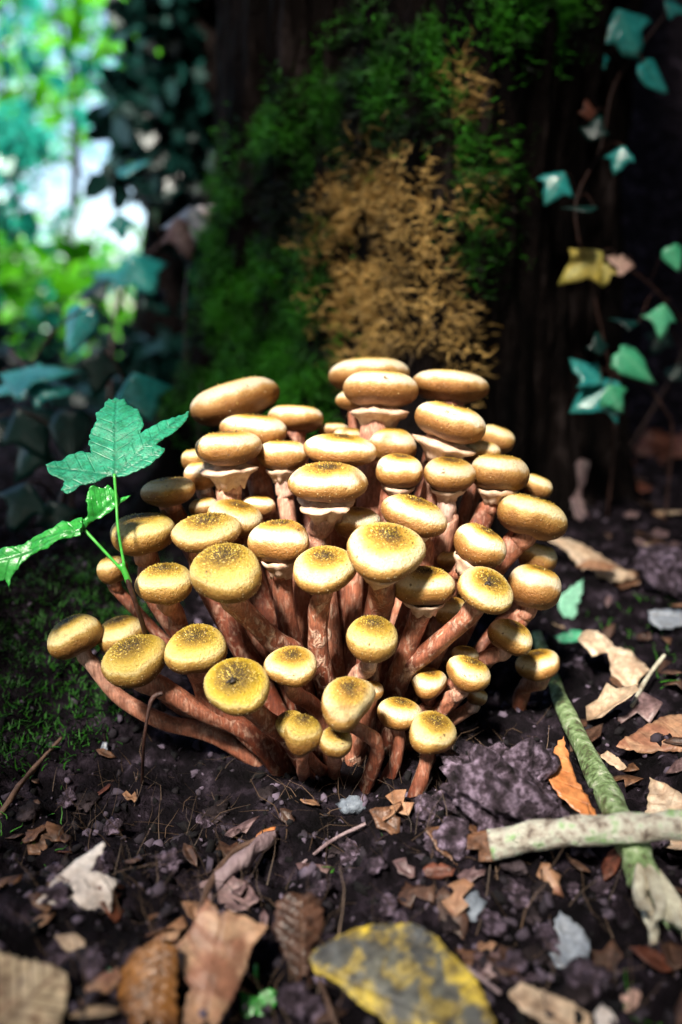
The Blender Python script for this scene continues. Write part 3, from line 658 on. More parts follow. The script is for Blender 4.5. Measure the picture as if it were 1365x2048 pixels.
# bits lying on two of the caps
def debris(ci, u, azs, size, label, n=7, seed=1, name='debris_flake'):
    p, cen, ax, a, b = CAPS_INFO[ci]; r = np.random.default_rng(seed)
    nr = p-cen; nr = nr*.4+ax*np.linalg.norm(nr); nr /= np.linalg.norm(nr)
    p = p+RGT*u*a+UPV*azs*a
    V, F = [], []; off = 0
    for k in range(n):
        v, f = blob(1, seed*9+k, (1, .45, .30), .5)
        s = size*r.uniform(.35, 1)
        V.append((v*s)@rot(r).T+p+nr*(s*.3+size*.55)+r.normal(0, size*.65, 3)*(1-np.abs(nr)*.8)); F.append(f+off); off += len(v)
    o = mesh_obj(name, np.vstack(V), np.vstack(F), M['debris'], smooth=False, loc=p)
    tag(o, label, 'debris')
idx = {row[0]: i for i, row in enumerate(MU)}
def cap_i(word): return [i for i, row in enumerate(MU) if word in row[0]][0]

# ------------------------------------------------------------------ leaves traced as outlines, laid on their own planes
def leaf(name, outline, base_px, tips, mat, plane_p, plane_n, parent=None, loc=None, step=7.0, curl=0.0, fold=0.0, wavy=.0, ridge=0.0, seed=0, thick=.0003, axis_px=None, droop=0.0):
    """outline in photo pixels, cast onto the plane (plane_p, plane_n), then bent out of that plane"""
    n = np.asarray(plane_n, float); n /= np.linalg.norm(n)
    def cast(q):
        rr = ray(q[0], q[1]); t = ((plane_p-CAMP)@n)/(rr@n); return CAMP+rr*t
    ctr = cast(np.mean(outline, 0)); b3 = cast(base_px); t3 = [cast(t) for t in tips]
    ex = t3[0]-b3; ex -= n*(ex@n); Lx = np.linalg.norm(ex); ex /= Lx; ey = np.cross(n, ex)
    to2 = lambda p: np.array([(p-b3)@ex, (p-b3)@ey])
    o2 = np.array([to2(cast(q)) for q in outline])
    tip2 = [to2(t) for t in t3]
    r = np.random.default_rng(seed)
    # roughen the outline between traced points
    dense = []
    stepm = step*np.linalg.norm(cast((outline[0][0]+1, outline[0][1]))-cast(outline[0]))
    for i in range(len(o2)):
        p, q = o2[i], o2[(i+1) % len(o2)]; m = max(1, int(np.linalg.norm(q-p)/stepm))
        nn = np.array([-(q-p)[1], (q-p)[0]]); nn /= np.linalg.norm(nn)+1e-9
        for k in range(m):
            dense.append(p+(q-p)*k/m+nn*(r.normal(0, stepm*.26) if k else 0))
    dense = np.array(dense)
    lo, hi = dense.min(0), dense.max(0)
    gxx = np.arange(lo[0]+stepm*.5, hi[0], stepm); gyy = np.arange(lo[1]+stepm*.5, hi[1], stepm)
    G = np.array(np.meshgrid(gxx, gyy)).reshape(2, -1).T+r.uniform(-.2, .2, (len(gxx)*len(gyy), 2))*stepm
    G = G[in_poly(G[:, 0], G[:, 1], dense)]
    if len(G):
        dd = np.min(np.linalg.norm(G[:, None]-dense[None], axis=2), 1); G = G[dd > stepm*.45]
    pts = [Vector(p) for p in np.vstack([dense, G])] if len(G) else [Vector(p) for p in dense]
    nb = len(dense)
    res = delaunay_2d_cdt(pts, [(i, (i+1) % nb) for i in range(nb)], [list(range(nb))], 1, stepm*1e-3)
    v2 = np.array([list(p) for p in res[0]]); fc = res[2]
    de = np.min(np.linalg.norm(v2[:, None]-dense[None], axis=2), 1)
    # nearest main vein
    best = np.full(len(v2), 1e9); ls = np.zeros(len(v2)); lt = np.zeros(len(v2))
    for t in tip2:
        l = np.linalg.norm(t); e = t/l; s = np.clip(v2@e, 0, l); off = v2-np.outer(s, e); dist = np.linalg.norm(off, axis=1)
        sg = np.sign(v2@np.array([-e[1], e[0]]))
        up = dist < best; best = np.where(up, dist, best); ls = np.where(up, s/Lx, ls); lt = np.where(up, sg*dist/Lx*2.0, lt)
    vein = np.clip(1-best/(stepm*.9), 0, 1)
    zz_ = np.zeros(len(v2))
    sN = v2[:, 0]/Lx; tN = v2[:, 1]/Lx
    zz_ += curl*Lx*(tN**2)*2-droop*Lx*np.clip(sN, 0, 2)**2+fold*Lx*np.abs(tN)
    zz_ += wavy*Lx*(fbm(v2[:, 0]/Lx*3+seed, v2[:, 1]/Lx*3, seed, 3))
    if ridge: zz_ += ridge*Lx*np.sin((ls-.35*np.abs(lt))*2*np.pi*9)*.12
    v3 = b3+np.outer(v2[:, 0], ex)+np.outer(v2[:, 1], ey)+np.outer(zz_, n)
    at = dict(ls=ls, lt=lt, le=np.clip(de/(Lx*.3), 0, 1), lv=vein)
    o = mesh_obj(name, v3, fc, mat, parent, attrs=at, loc=loc if parent is not None else b3)
    md = o.modifiers.new('thickness', 'SOLIDIFY'); md.thickness = thick; md.offset = 0
    return o, b3, ex, n
def ground_leaf(outline, base_px, tip_px, mat, label, lift=.003, tilt=(0, 0), name='fallen_leaf', cat='leaf', group=None, rest=True, **kw):
    c = np.mean(outline, 0); g, d = ground(min(max(c[0], -60), 1420), min(c[1], 2100))
    nr = tnormal(g[0], g[1], .02)+np.array([tilt[0], tilt[1], 0])
    o, *_ = leaf(name, outline, base_px, [tip_px], L[mat], g+np.array([0, 0, lift]), nr, **kw)
    # rest it on the ground: lift so that its lowest edge just touches
    co = np.array([v.co[:] for v in o.data.vertices])+np.array(o.location)
    gap = co[:, 2]-terrain(co[:, 0], co[:, 1])
    q = np.quantile(gap, .04)
    if rest: o.location.z -= q if q > .001 or q < -.002 else 0
    return tag(o, label, cat, group)
ground_leaf([(75, 1822), (98, 1792), (105, 1775), (150, 1735), (178, 1715), (208, 1694), (212, 1704), (180, 1757), (197, 1755), (236, 1763), (226, 1795), (222, 1822), (160, 1830), (150, 1815), (135, 1812), (110, 1822)], (85, 1815), (205, 1715), 'pale', 'pale whitish two lobed fragment of dry leaf on dark soil', tilt=(0, -.35), curl=-.15, wavy=.05, seed=2)
ground_leaf([(0, 1930), (60, 1945), (100, 1955), (135, 1975), (140, 2010), (130, 2055), (110, 2120), (-60, 2130), (-60, 1935)], (-40, 2110), (120, 1975), 'striped', 'pale leaf with brown stripes, cut off by the picture corner', tilt=(.1, -.45), wavy=.06, ridge=.15, seed=3)
ground_leaf([(130, 2038), (150, 2000), (170, 1975), (200, 1948), (240, 1936), (245, 1962), (215, 1985), (180, 2000), (155, 2015)], (132, 2036), (240, 1945), 'tan', 'narrow brown leaf strip between the striped leaf and the ridged orange leaf', lift=.006, tilt=(.1, -.5), curl=-.6, seed=4)
ground_leaf([(415, 1812), (432, 1830), (440, 1852), (455, 1838), (500, 1852), (540, 1868), (505, 1910), (492, 1960), (470, 2010), (440, 2060), (420, 2110), (345, 2110), (375, 2020), (385, 1990), (362, 1960), (355, 1905), (385, 1870), (400, 1835)], (400, 2100), (450, 1835), 'tan', 'broad tan leaf with torn top edge and a white mark', lift=.008, tilt=(-.1, -.65), wavy=.07, fold=-.10, seed=5)
ground_leaf([(262, 1885), (300, 1866), (335, 1866), (352, 1875), (356, 1905), (350, 1960), (356, 2000), (362, 2100), (312, 2100), (300, 2010), (285, 2032), (262, 2036), (240, 2025), (234, 1960), (245, 1910)], (330, 1868), (300, 2080), 'orangebrown', 'curled orange brown leaf with deep dark ridges, beside the broad tan leaf', lift=.014, tilt=(-.05, -.75), curl=-.55, ridge=.35, seed=6)
ground_leaf([(618, 1938), (630, 1920), (660, 1900), (700, 1878), (740, 1864), (780, 1858), (820, 1858), (850, 1868), (880, 1890), (905, 1925), (935, 1952), (958, 1985), (985, 2050), (1000, 2110), (800, 2120), (760, 2052), (735, 2040), (700, 2010), (660, 1978), (628, 1962)], (620, 1945), (960, 2100), 'birch', 'large mottled grey leaf with yellow edges lying in front', lift=.012, tilt=(.05, -.6), wavy=.04, curl=-.12, seed=7)
ground_leaf([(545, 1850), (555, 1800), (580, 1785), (640, 1790), (652, 1850), (628, 1900), (618, 1960), (612, 2020), (600, 2000), (585, 1950), (560, 1900)], (606, 2010), (600, 1790), 'darkbrown', 'dark brown wrinkled leaf beside the mottled grey leaf', lift=.008, tilt=(.2, -.6), wavy=.10, ridge=.3, seed=8)
ground_leaf([(1128, 1472), (1138, 1515), (1150, 1550), (1168, 1585), (1214, 1664), (1185, 1648), (1150, 1622), (1115, 1596), (1097, 1565), (1096, 1530), (1110, 1495)], (1213, 1662), (1122, 1480), 'orange', 'bright orange leaf leaning on the long green stick', lift=.012, tilt=(-.25, -.6), curl=.25, seed=9, rest=False)
ground_leaf([(1300, 1548), (1330, 1560), (1368, 1585), (1410, 1640), (1410, 1695), (1340, 1690), (1290, 1686), (1284, 1650), (1280, 1630), (1296, 1610)], (1400, 1680), (1302, 1552), 'creamleaf', 'tan pointed leaf behind the pale broken stick', lift=.01, tilt=(-.1, -.6), wavy=.05, seed=10)
ground_leaf([(1153, 1316), (1172, 1297), (1195, 1293), (1212, 1310), (1232, 1332), (1262, 1340), (1282, 1362), (1298, 1380), (1280, 1395), (1268, 1425), (1240, 1410), (1222, 1390), (1214, 1345), (1182, 1352)], (1265, 1420), (1165, 1312), 'creamleaf', 'crumpled cream leaf with dark veins near the long green stick', lift=.01, tilt=(-.1, -.7), wavy=.12, fold=-.2, seed=11)
ground_leaf([(1232, 1494), (1262, 1462), (1292, 1442), (1330, 1425), (1368, 1420), (1410, 1425), (1410, 1505), (1340, 1500), (1290, 1500)], (1400, 1490), (1240, 1490), 'tan', 'curled brown leaf with pale fold, beyond the tan pointed leaf', lift=.008, tilt=(0, -.5), wavy=.12, fold=-.25, seed=12)
ground_leaf([(1113, 1012), (1135, 985), (1160, 963), (1178, 968), (1172, 1000), (1160, 1030), (1168, 1065), (1176, 1092), (1150, 1085), (1135, 1050)], (1172, 1090), (1165, 966), 'mauve', 'upright pinkish brown leaf behind the bulging golden cap', lift=.01, tilt=(0, -1.6), curl=.3, seed=13)
ground_leaf([(1088, 1088), (1110, 1084), (1160, 1100), (1205, 1130), (1240, 1150), (1290, 1168), (1240, 1176), (1180, 1160), (1130, 1115)], (1285, 1168), (1092, 1086), 'creamleaf', 'long pale curled leaf strip running from the cluster over the litter', lift=.012, tilt=(0, -.5), curl=-.8, seed=14)
ground_leaf([(1266, 915), (1290, 885), (1325, 872), (1350, 884), (1375, 880), (1400, 905), (1385, 930), (1345, 926), (1325, 945), (1295, 930)], (1395, 905), (1270, 913), 'red', 'large dark reddish curled leaf on the shaded litter under the ivy', lift=.004, tilt=(0, -.1), wavy=.2, seed=15)
ground_leaf([(1180, 905), (1212, 880), (1245, 888), (1272, 925), (1255, 945), (1235, 932), (1205, 930)], (1270, 930), (1185, 903), 'red', 'smaller reddish leaf just in front of the large dark reddish one', lift=.004, tilt=(0, -.1), wavy=.2, seed=16)
ground_leaf([(1118, 1190), (1142, 1165), (1168, 1150), (1166, 1180), (1155, 1210), (1146, 1238), (1128, 1226), (1118, 1212)], (1145, 1236), (1164, 1152), 'mint', 'smooth pale green leaf behind the brown shouldered cap', lift=.012, tilt=(0, -1.2), curl=.2, seed=17)
ground_leaf([(1095, 1285), (1120, 1278), (1150, 1270), (1192, 1280), (1160, 1292), (1120, 1295)], (1190, 1281), (1100, 1286), 'ivygreen', 'small bright green leaf pair behind the green stick top', lift=.008, tilt=(0, -.8), curl=.3, seed=18)
ground_leaf([(1295, 1240), (1330, 1236), (1372, 1240), (1372, 1268), (1320, 1278), (1298, 1262)], (1370, 1255), (1297, 1250), 'grey', 'wet whitish grey leaf with dark specks on the litter', lift=.008, tilt=(0, -.8), seed=19)
ground_leaf([(505, 1668), (520, 1648), (552, 1640), (545, 1668), (525, 1685), (508, 1684)], (508, 1682), (550, 1642), 'orange', 'small orange brown leaf scrap above the mauve wood splinter', lift=.004, tilt=(0, -.5), curl=-.4, seed=20)
ground_leaf([(846, 1738), (862, 1726), (890, 1728), (912, 1738), (905, 1752), (868, 1756), (850, 1750)], (910, 1740), (848, 1740), 'red', 'small crimson leaf scrap near the end of the pale broken stick', lift=.003, tilt=(0, -.4), curl=-.4, seed=21)
ground_leaf([(1108, 1840), (1120, 1822), (1160, 1852), (1180, 1880), (1172, 1930), (1150, 1955), (1115, 1935), (1098, 1905), (1118, 1880)], (1150, 1950), (1115, 1828), 'grey', 'bluish grey wet leaf between the two sticks', lift=.004, tilt=(.1, -.5), wavy=.06, seed=22)
ground_leaf([(968, 1930), (985, 1885), (1010, 1905), (1040, 1935), (1058, 1962), (1020, 1950)], (1055, 1960), (985, 1890), 'mauve', 'triangular mauve leaf scrap near the mottled grey leaf', lift=.004, tilt=(0, -.4), seed=23)
ground_leaf([(1018, 1985), (1040, 1965), (1090, 1980), (1120, 2000), (1180, 2030), (1190, 2075), (1090, 2050), (1040, 2020)], (1185, 2070), (1020, 1985), 'creamleaf', 'ragged greyish tan bark flake on the stony soil', lift=.005, tilt=(0, -.4), wavy=.1, seed=24, name='bark_flake', cat='bark')
ground_leaf([(1190, 2010), (1205, 1988), (1222, 2000), (1238, 2030), (1225, 2050), (1200, 2040)], (1225, 2048), (1205, 1990), 'pale', 'small white leaf chip beside a pinkish one', lift=.004, tilt=(0, -.4), seed=25)
ground_leaf([(1240, 2010), (1262, 1998), (1280, 2005), (1275, 2030), (1250, 2045)], (1252, 2042), (1275, 2005), 'pink', 'small pinkish leaf chip beside a white one', lift=.004, tilt=(0, -.4), seed=26)
ground_leaf([(1066, 1672), (1085, 1660), (1122, 1656), (1115, 1672), (1085, 1682)], (1068, 1674), (1120, 1658), 'pale', 'little pale chip beside the purple soil clod', lift=.004, tilt=(0, -.4), seed=27)
ground_leaf([(1200, 1505), (1215, 1496), (1238, 1510), (1255, 1530), (1240, 1536), (1215, 1520)], (1250, 1532), (1204, 1504), 'creamleaf', 'little cream leaf scrap between the stick and the curled brown leaf', lift=.004, tilt=(0, -.4), seed=28)
ground_leaf([(200, 1500), (206, 1484), (215, 1484), (216, 1500), (208, 1510)], (203, 1508), (213, 1485), 'grey', 'tiny bluish white fleck on black soil under the outermost stems', lift=.006, tilt=(0, -1.2), seed=29, step=4)
ground_leaf([(180, 1955), (196, 1934), (215, 1930), (226, 1942), (222, 1960), (205, 1962), (190, 1972)], (185, 1968), (220, 1935), 'mint', 'small pale greenish scrap above the narrow brown leaf strip', lift=.006, tilt=(0, -.7), curl=-.5, seed=30)
ground_leaf([(870, 1780), (890, 1760), (915, 1790), (940, 1830), (930, 1870), (905, 1850), (880, 1830)], (920, 1860), (888, 1765), 'darkbrown', 'dull brown leaf lying below the end of the pale stick', lift=.004, tilt=(0, -.4), wavy=.08, seed=31)
ground_leaf([(850, 1660), (885, 1650), (930, 1680), (945, 1715), (915, 1728), (875, 1700)], (940, 1718), (855, 1662), 'brown', 'brown crinkled leaf touching the cut end of the pale stick', lift=.004, tilt=(0, -.5), wavy=.1, seed=32)
ground_leaf([(400, 1770), (440, 1740), (500, 1770), (520, 1800), (480, 1830), (430, 1810)], (510, 1800), (405, 1772), 'mauve', 'greyish mauve leaf scrap just above the broad tan leaf', lift=.004, tilt=(0, -.5), wavy=.1, seed=33)

# scraps of leaf litter
SCRAP = [np.array([(0, 0), (.2, -.28), (.5, -.22), (.62, -.34), (.9, -.12), (1, .05), (.7, .16), (.55, .33), (.3, .20), (.1, .22)]), np.array([(0, 0), (.3, -.14), (.7, -.16), (1, 0), (.72, .17), (.35, .2)]), np.array([(0, -.1), (.3, -.35), (.45, -.1), (.8, -.3), (.95, 0), (.7, .35), (.4, .15), (.2, .4)])]
SN = {'brown': 'small crumpled brown leaf scrap among the litter', 'tan': 'small tan leaf scrap among the litter', 'darkbrown': 'small dark brown leaf scrap among the litter', 'mauve': 'small mauve grey leaf scrap among the litter', 'creamleaf': 'small cream coloured leaf scrap among the litter', 'red': 'small red brown leaf scrap among the litter', 'grey': 'small bluish grey leaf scrap among the litter'}
def scraps():
    r = np.random.default_rng(91)
    spots = [(r.uniform(1090, 1400), r.uniform(900, 1560)) for _ in range(46)]+[(r.uniform(-20, 1380), r.uniform(1600, 2060)) for _ in range(70)]+[(r.uniform(0, 330), r.uniform(1500, 1750)) for _ in range(8)]
    keys = ['brown', 'tan', 'darkbrown', 'darkbrown', 'mauve', 'creamleaf', 'red', 'brown', 'mauve', 'darkbrown', 'darkbrown', 'tan', 'brown', 'mauve', 'darkbrown']
    for i, (px, py) in enumerate(spots):
        g, d = ground(px, py); k = keys[r.integers(len(keys))]
        a_ = r.uniform(0, 6.28); n = tnormal(g[0], g[1], .01)+r.normal(0, .28, 3)*[1, 1, .2]; e = np.array([math.cos(a_), math.sin(a_), 0]); e -= n*(e@n)/(n@n)
        size = (r.uniform(.006, .016) if py > 1500 else r.uniform(.010, .030))
        o = shape_leaf(g+np.array([0, 0, .0015+size*.08])-e/np.linalg.norm(e)*size*.4, e, n, size, L[k], None, g, SCRAP[r.integers(3)], i, r.uniform(-.6, .7), 'leaf_scrap')
        tag(o, SN[k], 'leaf', SN[k][6:].replace(' scrap', ' scraps'))
# seed leaves of a tiny sprout
def sprout():
    g, d = ground(514, 1990); lo = g.copy()
    o = thing('sprout', 'tiny bright green sprout with two round seed leaves', 'plant', tuple(lo))
    pp = g+np.array([0, -.002, .008]); nn = np.array([0, -.7, .8])
    leaf('seed_leaf', [(512, 1996), (500, 1988), (482, 1984), (474, 1996), (477, 2018), (492, 2034), (510, 2036), (513, 2015)], (512, 1992), [(490, 2025)], L['clover'], pp, nn, o, lo, step=4)
    leaf('seed_leaf', [(514, 1996), (524, 1982), (540, 1976), (553, 1984), (554, 2005), (544, 2026), (526, 2036), (514, 2036)], (514, 1992), [(540, 2018)], L['clover'], pp+np.array([0, 0, .0006]), nn, o, lo, step=4)
    v, f, s = tube(smooth_path([pp+np.array([0, 0, .0005]), pp+np.array([0, .003, .001]), lo+np.array([0, .003, -.003])], 8), .0006, 8)
    mesh_obj('stalk', v, f, M['greenstem'], o, loc=lo)
sprout()

# ------------------------------------------------------------------ sycamore seedling
def seedling():
    pj = P(252, 1148, .322)
    gb, gd = ground(330, 1420); root = gb+np.array([0, 0, -.003])
    o = thing('sycamore_seedling', 'green sycamore seedling with one spread leaf and one folded leaf', 'plant', tuple(root))
    A = [(228, 950), (213, 950), (190, 965), (165, 968), (148, 982), (135, 988), (122, 980), (130, 962), (112, 955), (98, 947), (92, 930), (105, 922), (125, 918), (138, 906), (160, 900), (183, 904), (177, 882), (181, 858), (194, 838), (191, 820), (205, 810), (208, 798), (215, 786), (222, 790), (228, 784), (238, 790), (246, 787), (255, 802), (264, 806), (276, 812), (280, 826), (288, 848), (278, 868), (300, 855), (325, 840), (350, 830), (378, 815), (373, 832), (366, 842), (352, 858), (345, 866), (326, 880), (308, 892), (330, 897), (322, 912), (312, 918), (300, 931), (278, 940), (262, 945), (248, 950)]
    lf, b3, ex, n = leaf('leaf', A, (229, 948), [(230, 788), (97, 934), (374, 819), (128, 982), (326, 900)], L['syc'], P(229, 948, .325), np.array([.05, -.62, .75]), o, root, step=5, wavy=.05, droop=.06, seed=40)
    B = [(172, 1000), (178, 978), (190, 970), (206, 978), (215, 971), (228, 982), (238, 996), (262, 992), (246, 1004), (232, 1016), (222, 1024), (206, 1034), (190, 1040), (176, 1052), (162, 1066), (160, 1046), (176, 1030)]
    leaf('leaf', B, (168, 1058), [(236, 995)], L['syc2'], P(195, 1015, .324), np.array([.3, -.8, .35]), o, root, step=4, wavy=.12, fold=.25, seed=41)
    Cc = [(162, 1032), (164, 1050), (162, 1072), (140, 1078), (120, 1082), (100, 1096), (78, 1102), (60, 1110), (45, 1124), (30, 1140), (20, 1152), (12, 1172), (8, 1156), (-14, 1164), (-30, 1130), (-24, 1108), (4, 1096), (20, 1094), (46, 1088), (54, 1080), (80, 1068), (110, 1056), (124, 1042), (140, 1044), (150, 1034)]
    leaf('leaf', Cc, (163, 1060), [(-10, 1130), (55, 1085)], L['syc2'], P(100, 1075, .318), np.array([-.1, -.75, .55]), o, root, step=4, wavy=.10, fold=-.2, seed=42)
    for pts, r0, m, nm in (([P(168, 1058, .322), P(205, 1098, .321), pj], .0006, 'greenstem', 'petiole'), ([P(229, 948, .325), P(233, 1000, .324), P(237, 1060, .322), pj], .00055, 'greenstem', 'petiole'),
                       ([pj+np.array([-.0012, 0, .003]), pj, P(262, 1180, .323), P(278, 1225, .328), P(300, 1300, .345), root], .0010, 'darktwig', 'stem')):
        v, f, s = tube(smooth_path(pts, 18), r0, 8, .1, 3); mesh_obj(nm, v, f, M[m], o, loc=root)
    v, f, s = tube(smooth_path([pj+np.array([-.0016, 0, .004]), pj+np.array([0, 0, 0]), P(258, 1165, .323)], 8), .0012, 8, .1, 4); mesh_obj('node', v, f, M['greenstem'], o, loc=root)
seedling()

# ------------------------------------------------------------------ sticks, twigs, clods, stones
def gp(px, py, up): 
    g, d = ground(px, py); return g+np.array([0, 0, up])
def stick(name, pts, rads, mat, label, cat='stick', n=40, nv=18, jag=.25, seed=0, kids=None):
    path = smooth_path(pts, n); rad = np.interp(np.linspace(0, 1, n), np.linspace(0, 1, len(rads)), rads)
    v, f, s = tube(path, rad, nv, jag, seed)
    o = mesh_obj(name, v, f, M[mat], loc=path[-1]); tag(o, label, cat)
    return o, path
A_ = [gp(1072, 1290, .006), gp(1110, 1390, .005), gp(1180, 1560, .006), gp(1255, 1700, .006), gp(1285, 1800, .006)]
st1, pth1 = stick('stick', A_, [.0026, .0034, .0042, .0050, .0052], 'stick', 'long green mottled stick running from the small cream cap down to the crossing', seed=3)
def splinters(parent, root, dirv, length, rad, n, mat, name, seed):
    r = np.random.default_rng(seed)
    for k in range(n):
        off = r.normal(0, rad*.45, 3); L_ = length*r.uniform(.5, 1.0)
        p0 = root+off-dirv*.004; p1 = root+off*1.5+dirv*L_*.6+r.normal(0, .0012, 3); p2 = root+off*2.2+dirv*L_+r.normal(0, .002, 3)
        v, f, s = tube(smooth_path([p0, p1, p2], 8), rad*r.uniform(.25, .5)*np.array([1, 1, .95, .9, .8, .6, .35, .08]), 6, .3, k)
        mesh_obj(name, v, f, M[mat], parent, smooth=False, loc=np.array(parent.location))
e0 = np.array(gp(1290, 1812, .006)); e1_ = np.array(gp(1322, 1950, .004)); dv = e1_-e0
splinters(st1, e0, dv/np.linalg.norm(dv), np.linalg.norm(dv), .0052, 7, 'wood', 'splinter', 4)
g2 = gp(1300, 1790, .008); g3 = gp(1362, 1910, .007); dv = g3-g2
splinters(st1, g2, dv/np.linalg.norm(dv), np.linalg.norm(dv), .0032, 3, 'stick', 'bark_splinter', 5)
B_ = [P(976, 1740, pth1[30:].mean() if False else gp(976, 1762, 0)[1]*0+ground(976, 1765)[1]-.004), gp(1120, 1730, .0135), gp(1265, 1722, .0165), gp(1420, 1712, .013), gp(1600, 1704, .010)]
q0 = gp(978, 1742, .010); q1 = gp(1600, 1790, .016); q1[2] = q0[2]+.020; B_ = [q0+(q1-q0)*t+np.array([0, .0008*math.sin(9*t), .0012*math.sin(5*t)]) for t in np.linspace(0, 1, 6)]
st2, pth2 = stick('stick', B_, [.0048, .0044, .0047, .0043, .0048, .0046], 'palestick', 'pale broken stick with green algae lying across the long green stick', seed=8, n=60, jag=.16)
stick('wood_splinter', [gp(425, 1800, .004), gp(480, 1752, .006), gp(548, 1690, .004)], [.0018, .0030, .0022], 'palewood', 'mauve brown wood splinter above the broad tan leaf', 'wood', 20, 10, .5, 11)
stick('twig', [gp(400, 1850, .004), gp(425, 1795, .006), gp(470, 1735, .006), gp(520, 1690, .003)], [.0008, .0014, .0012, .0007], 'twig', 'thin curved tan twig alongside the mauve wood splinter', 'twig', 24, 8, .4, 12)
stick('twig', [gp(600, 1746, .003), gp(665, 1705, .005), gp(732, 1662, .003)], [.0005, .0007, .0006], 'palewood', 'straight thin pale twig on soil in front of the cluster', 'twig', 20, 8, .3, 13)
stick('twig', [gp(-20, 1670, .002), gp(30, 1600, .003), gp(70, 1550, .003), gp(125, 1488, .003)], [.0010, .0012, .0010, .0007], 'twig', 'brown root twig lying on the bare slope beside the moss', 'twig', 26, 8, .4, 14)
stick('twig', [gp(1262, 1428, .004), gp(1295, 1390, .010), gp(1325, 1360, .013)], [.0010, .0011, .0008], 'wood', 'short cream twig poking out by the crumpled cream leaf', 'twig', 16, 8, .3, 15)
stick('dead_stalk', [P(326, 1386, .330), P(308, 1394, .329), P(298, 1420, .328), P(288, 1490, .330), gp(284, 1560, -.003)], [.0010, .0010, .0007, .0006, .0007], 'darktwig', 'dark bent dead stalk in front of the stout stem with a hole', 'stalk', 26, 8, .2, 16)
stick('twig', [gp(880, 1945, .003), gp(920, 1965, .006), gp(1000, 2010, .004)], [.0006, .0008, .0005], 'palewood', 'thin pale twig between mottled leaf and bark flake', 'twig', 16, 8, .3, 17)
stick('twig', [gp(640, 1975, .002), gp(660, 2040, .004), gp(690, 2110, .002)], [.0007, .0008, .0008], 'twig', 'brown leaf stalk lying under the mottled grey leaf', 'twig', 16, 8, .3, 18)
def clod(name, px, py, size, sq, mat, label, cat, seed, sub=4, rough=.4, sink=.35, group=None):
    g, d = ground(px, py); v, f = blob(sub, seed, sq, rough)
    if sub > 2:
        v *= (1+.18*vnoise(v[:, 0]*7+seed, v[:, 1]*7+v[:, 2]*8, seed+2)+.13*vnoise(v[:, 0]*17+seed, v[:, 1]*17+v[:, 2]*15, seed+4)+.09*vnoise(v[:, 0]*37+seed, v[:, 1]*37+v[:, 2]*33, seed+6))[:, None]
    a = np.random.default_rng(seed).uniform(0, 6.28); R = np.array([[np.cos(a), -np.sin(a), 0], [np.sin(a), np.cos(a), 0], [0, 0, 1]])
    v = (v*size)@R.T+g+np.array([0, 0, size*sq[2]*(1-sink)-size*sq[2]*.3])
    o = mesh_obj(name, v, f, M[mat], smooth=sub > 2, loc=g); tag(o, label, cat, group); return o
clod('soil_clod', 985, 1620, .021, (1, .85, .80), 'clod', 'big crumbly purple grey soil clod beside the mushroom stems', 'soil clod', 5, 5, .45)
clod('soil_clod', 905, 1690, .008, (1, .8, .7), 'clod', 'small greyish soil clod in front of the big purple one', 'soil clod', 6, 4)
clod('soil_clod', 1330, 1160, .020, (1, .8, .7), 'clod', 'dull purple soil lump on the litter far behind the sticks', 'soil clod', 7, 4)
clod('stone', 932, 1815, .0065, (1, .7, .6), 'stone', 'smooth blue grey stone beneath the pale broken stick', 'stone', 8, 3, .25)
clod('stone', 985, 1850, .0045, (1, .8, .6), 'clod', 'small pinkish stone next to the blue grey stone', 'stone', 9, 3, .25)
clod('stone', 705, 1620, .0050, (1, .8, .8), 'stone', 'bluish stone half buried before the front stems', 'stone', 10, 3, .3)
clod('soil_clod', 860, 1640, .007, (1, .7, .8), 'clod', 'crumbly clod right below the pale yellow fuzzy cap', 'soil clod', 12, 4)
r_ = np.random.default_rng(77)
for k in range(60):
    px, py = r_.uniform(20, 1345), r_.uniform(1590, 2030)
    clod('soil_lump', px, py, r_.uniform(.0022, .0052), (1, .8, .65), 'clod' if k % 3 else 'crumb', 'small lump of dark soil lying on the bare forest floor', 'soil lump', 100+k, 3, .6, .3, 'small soil lumps on the forest floor')

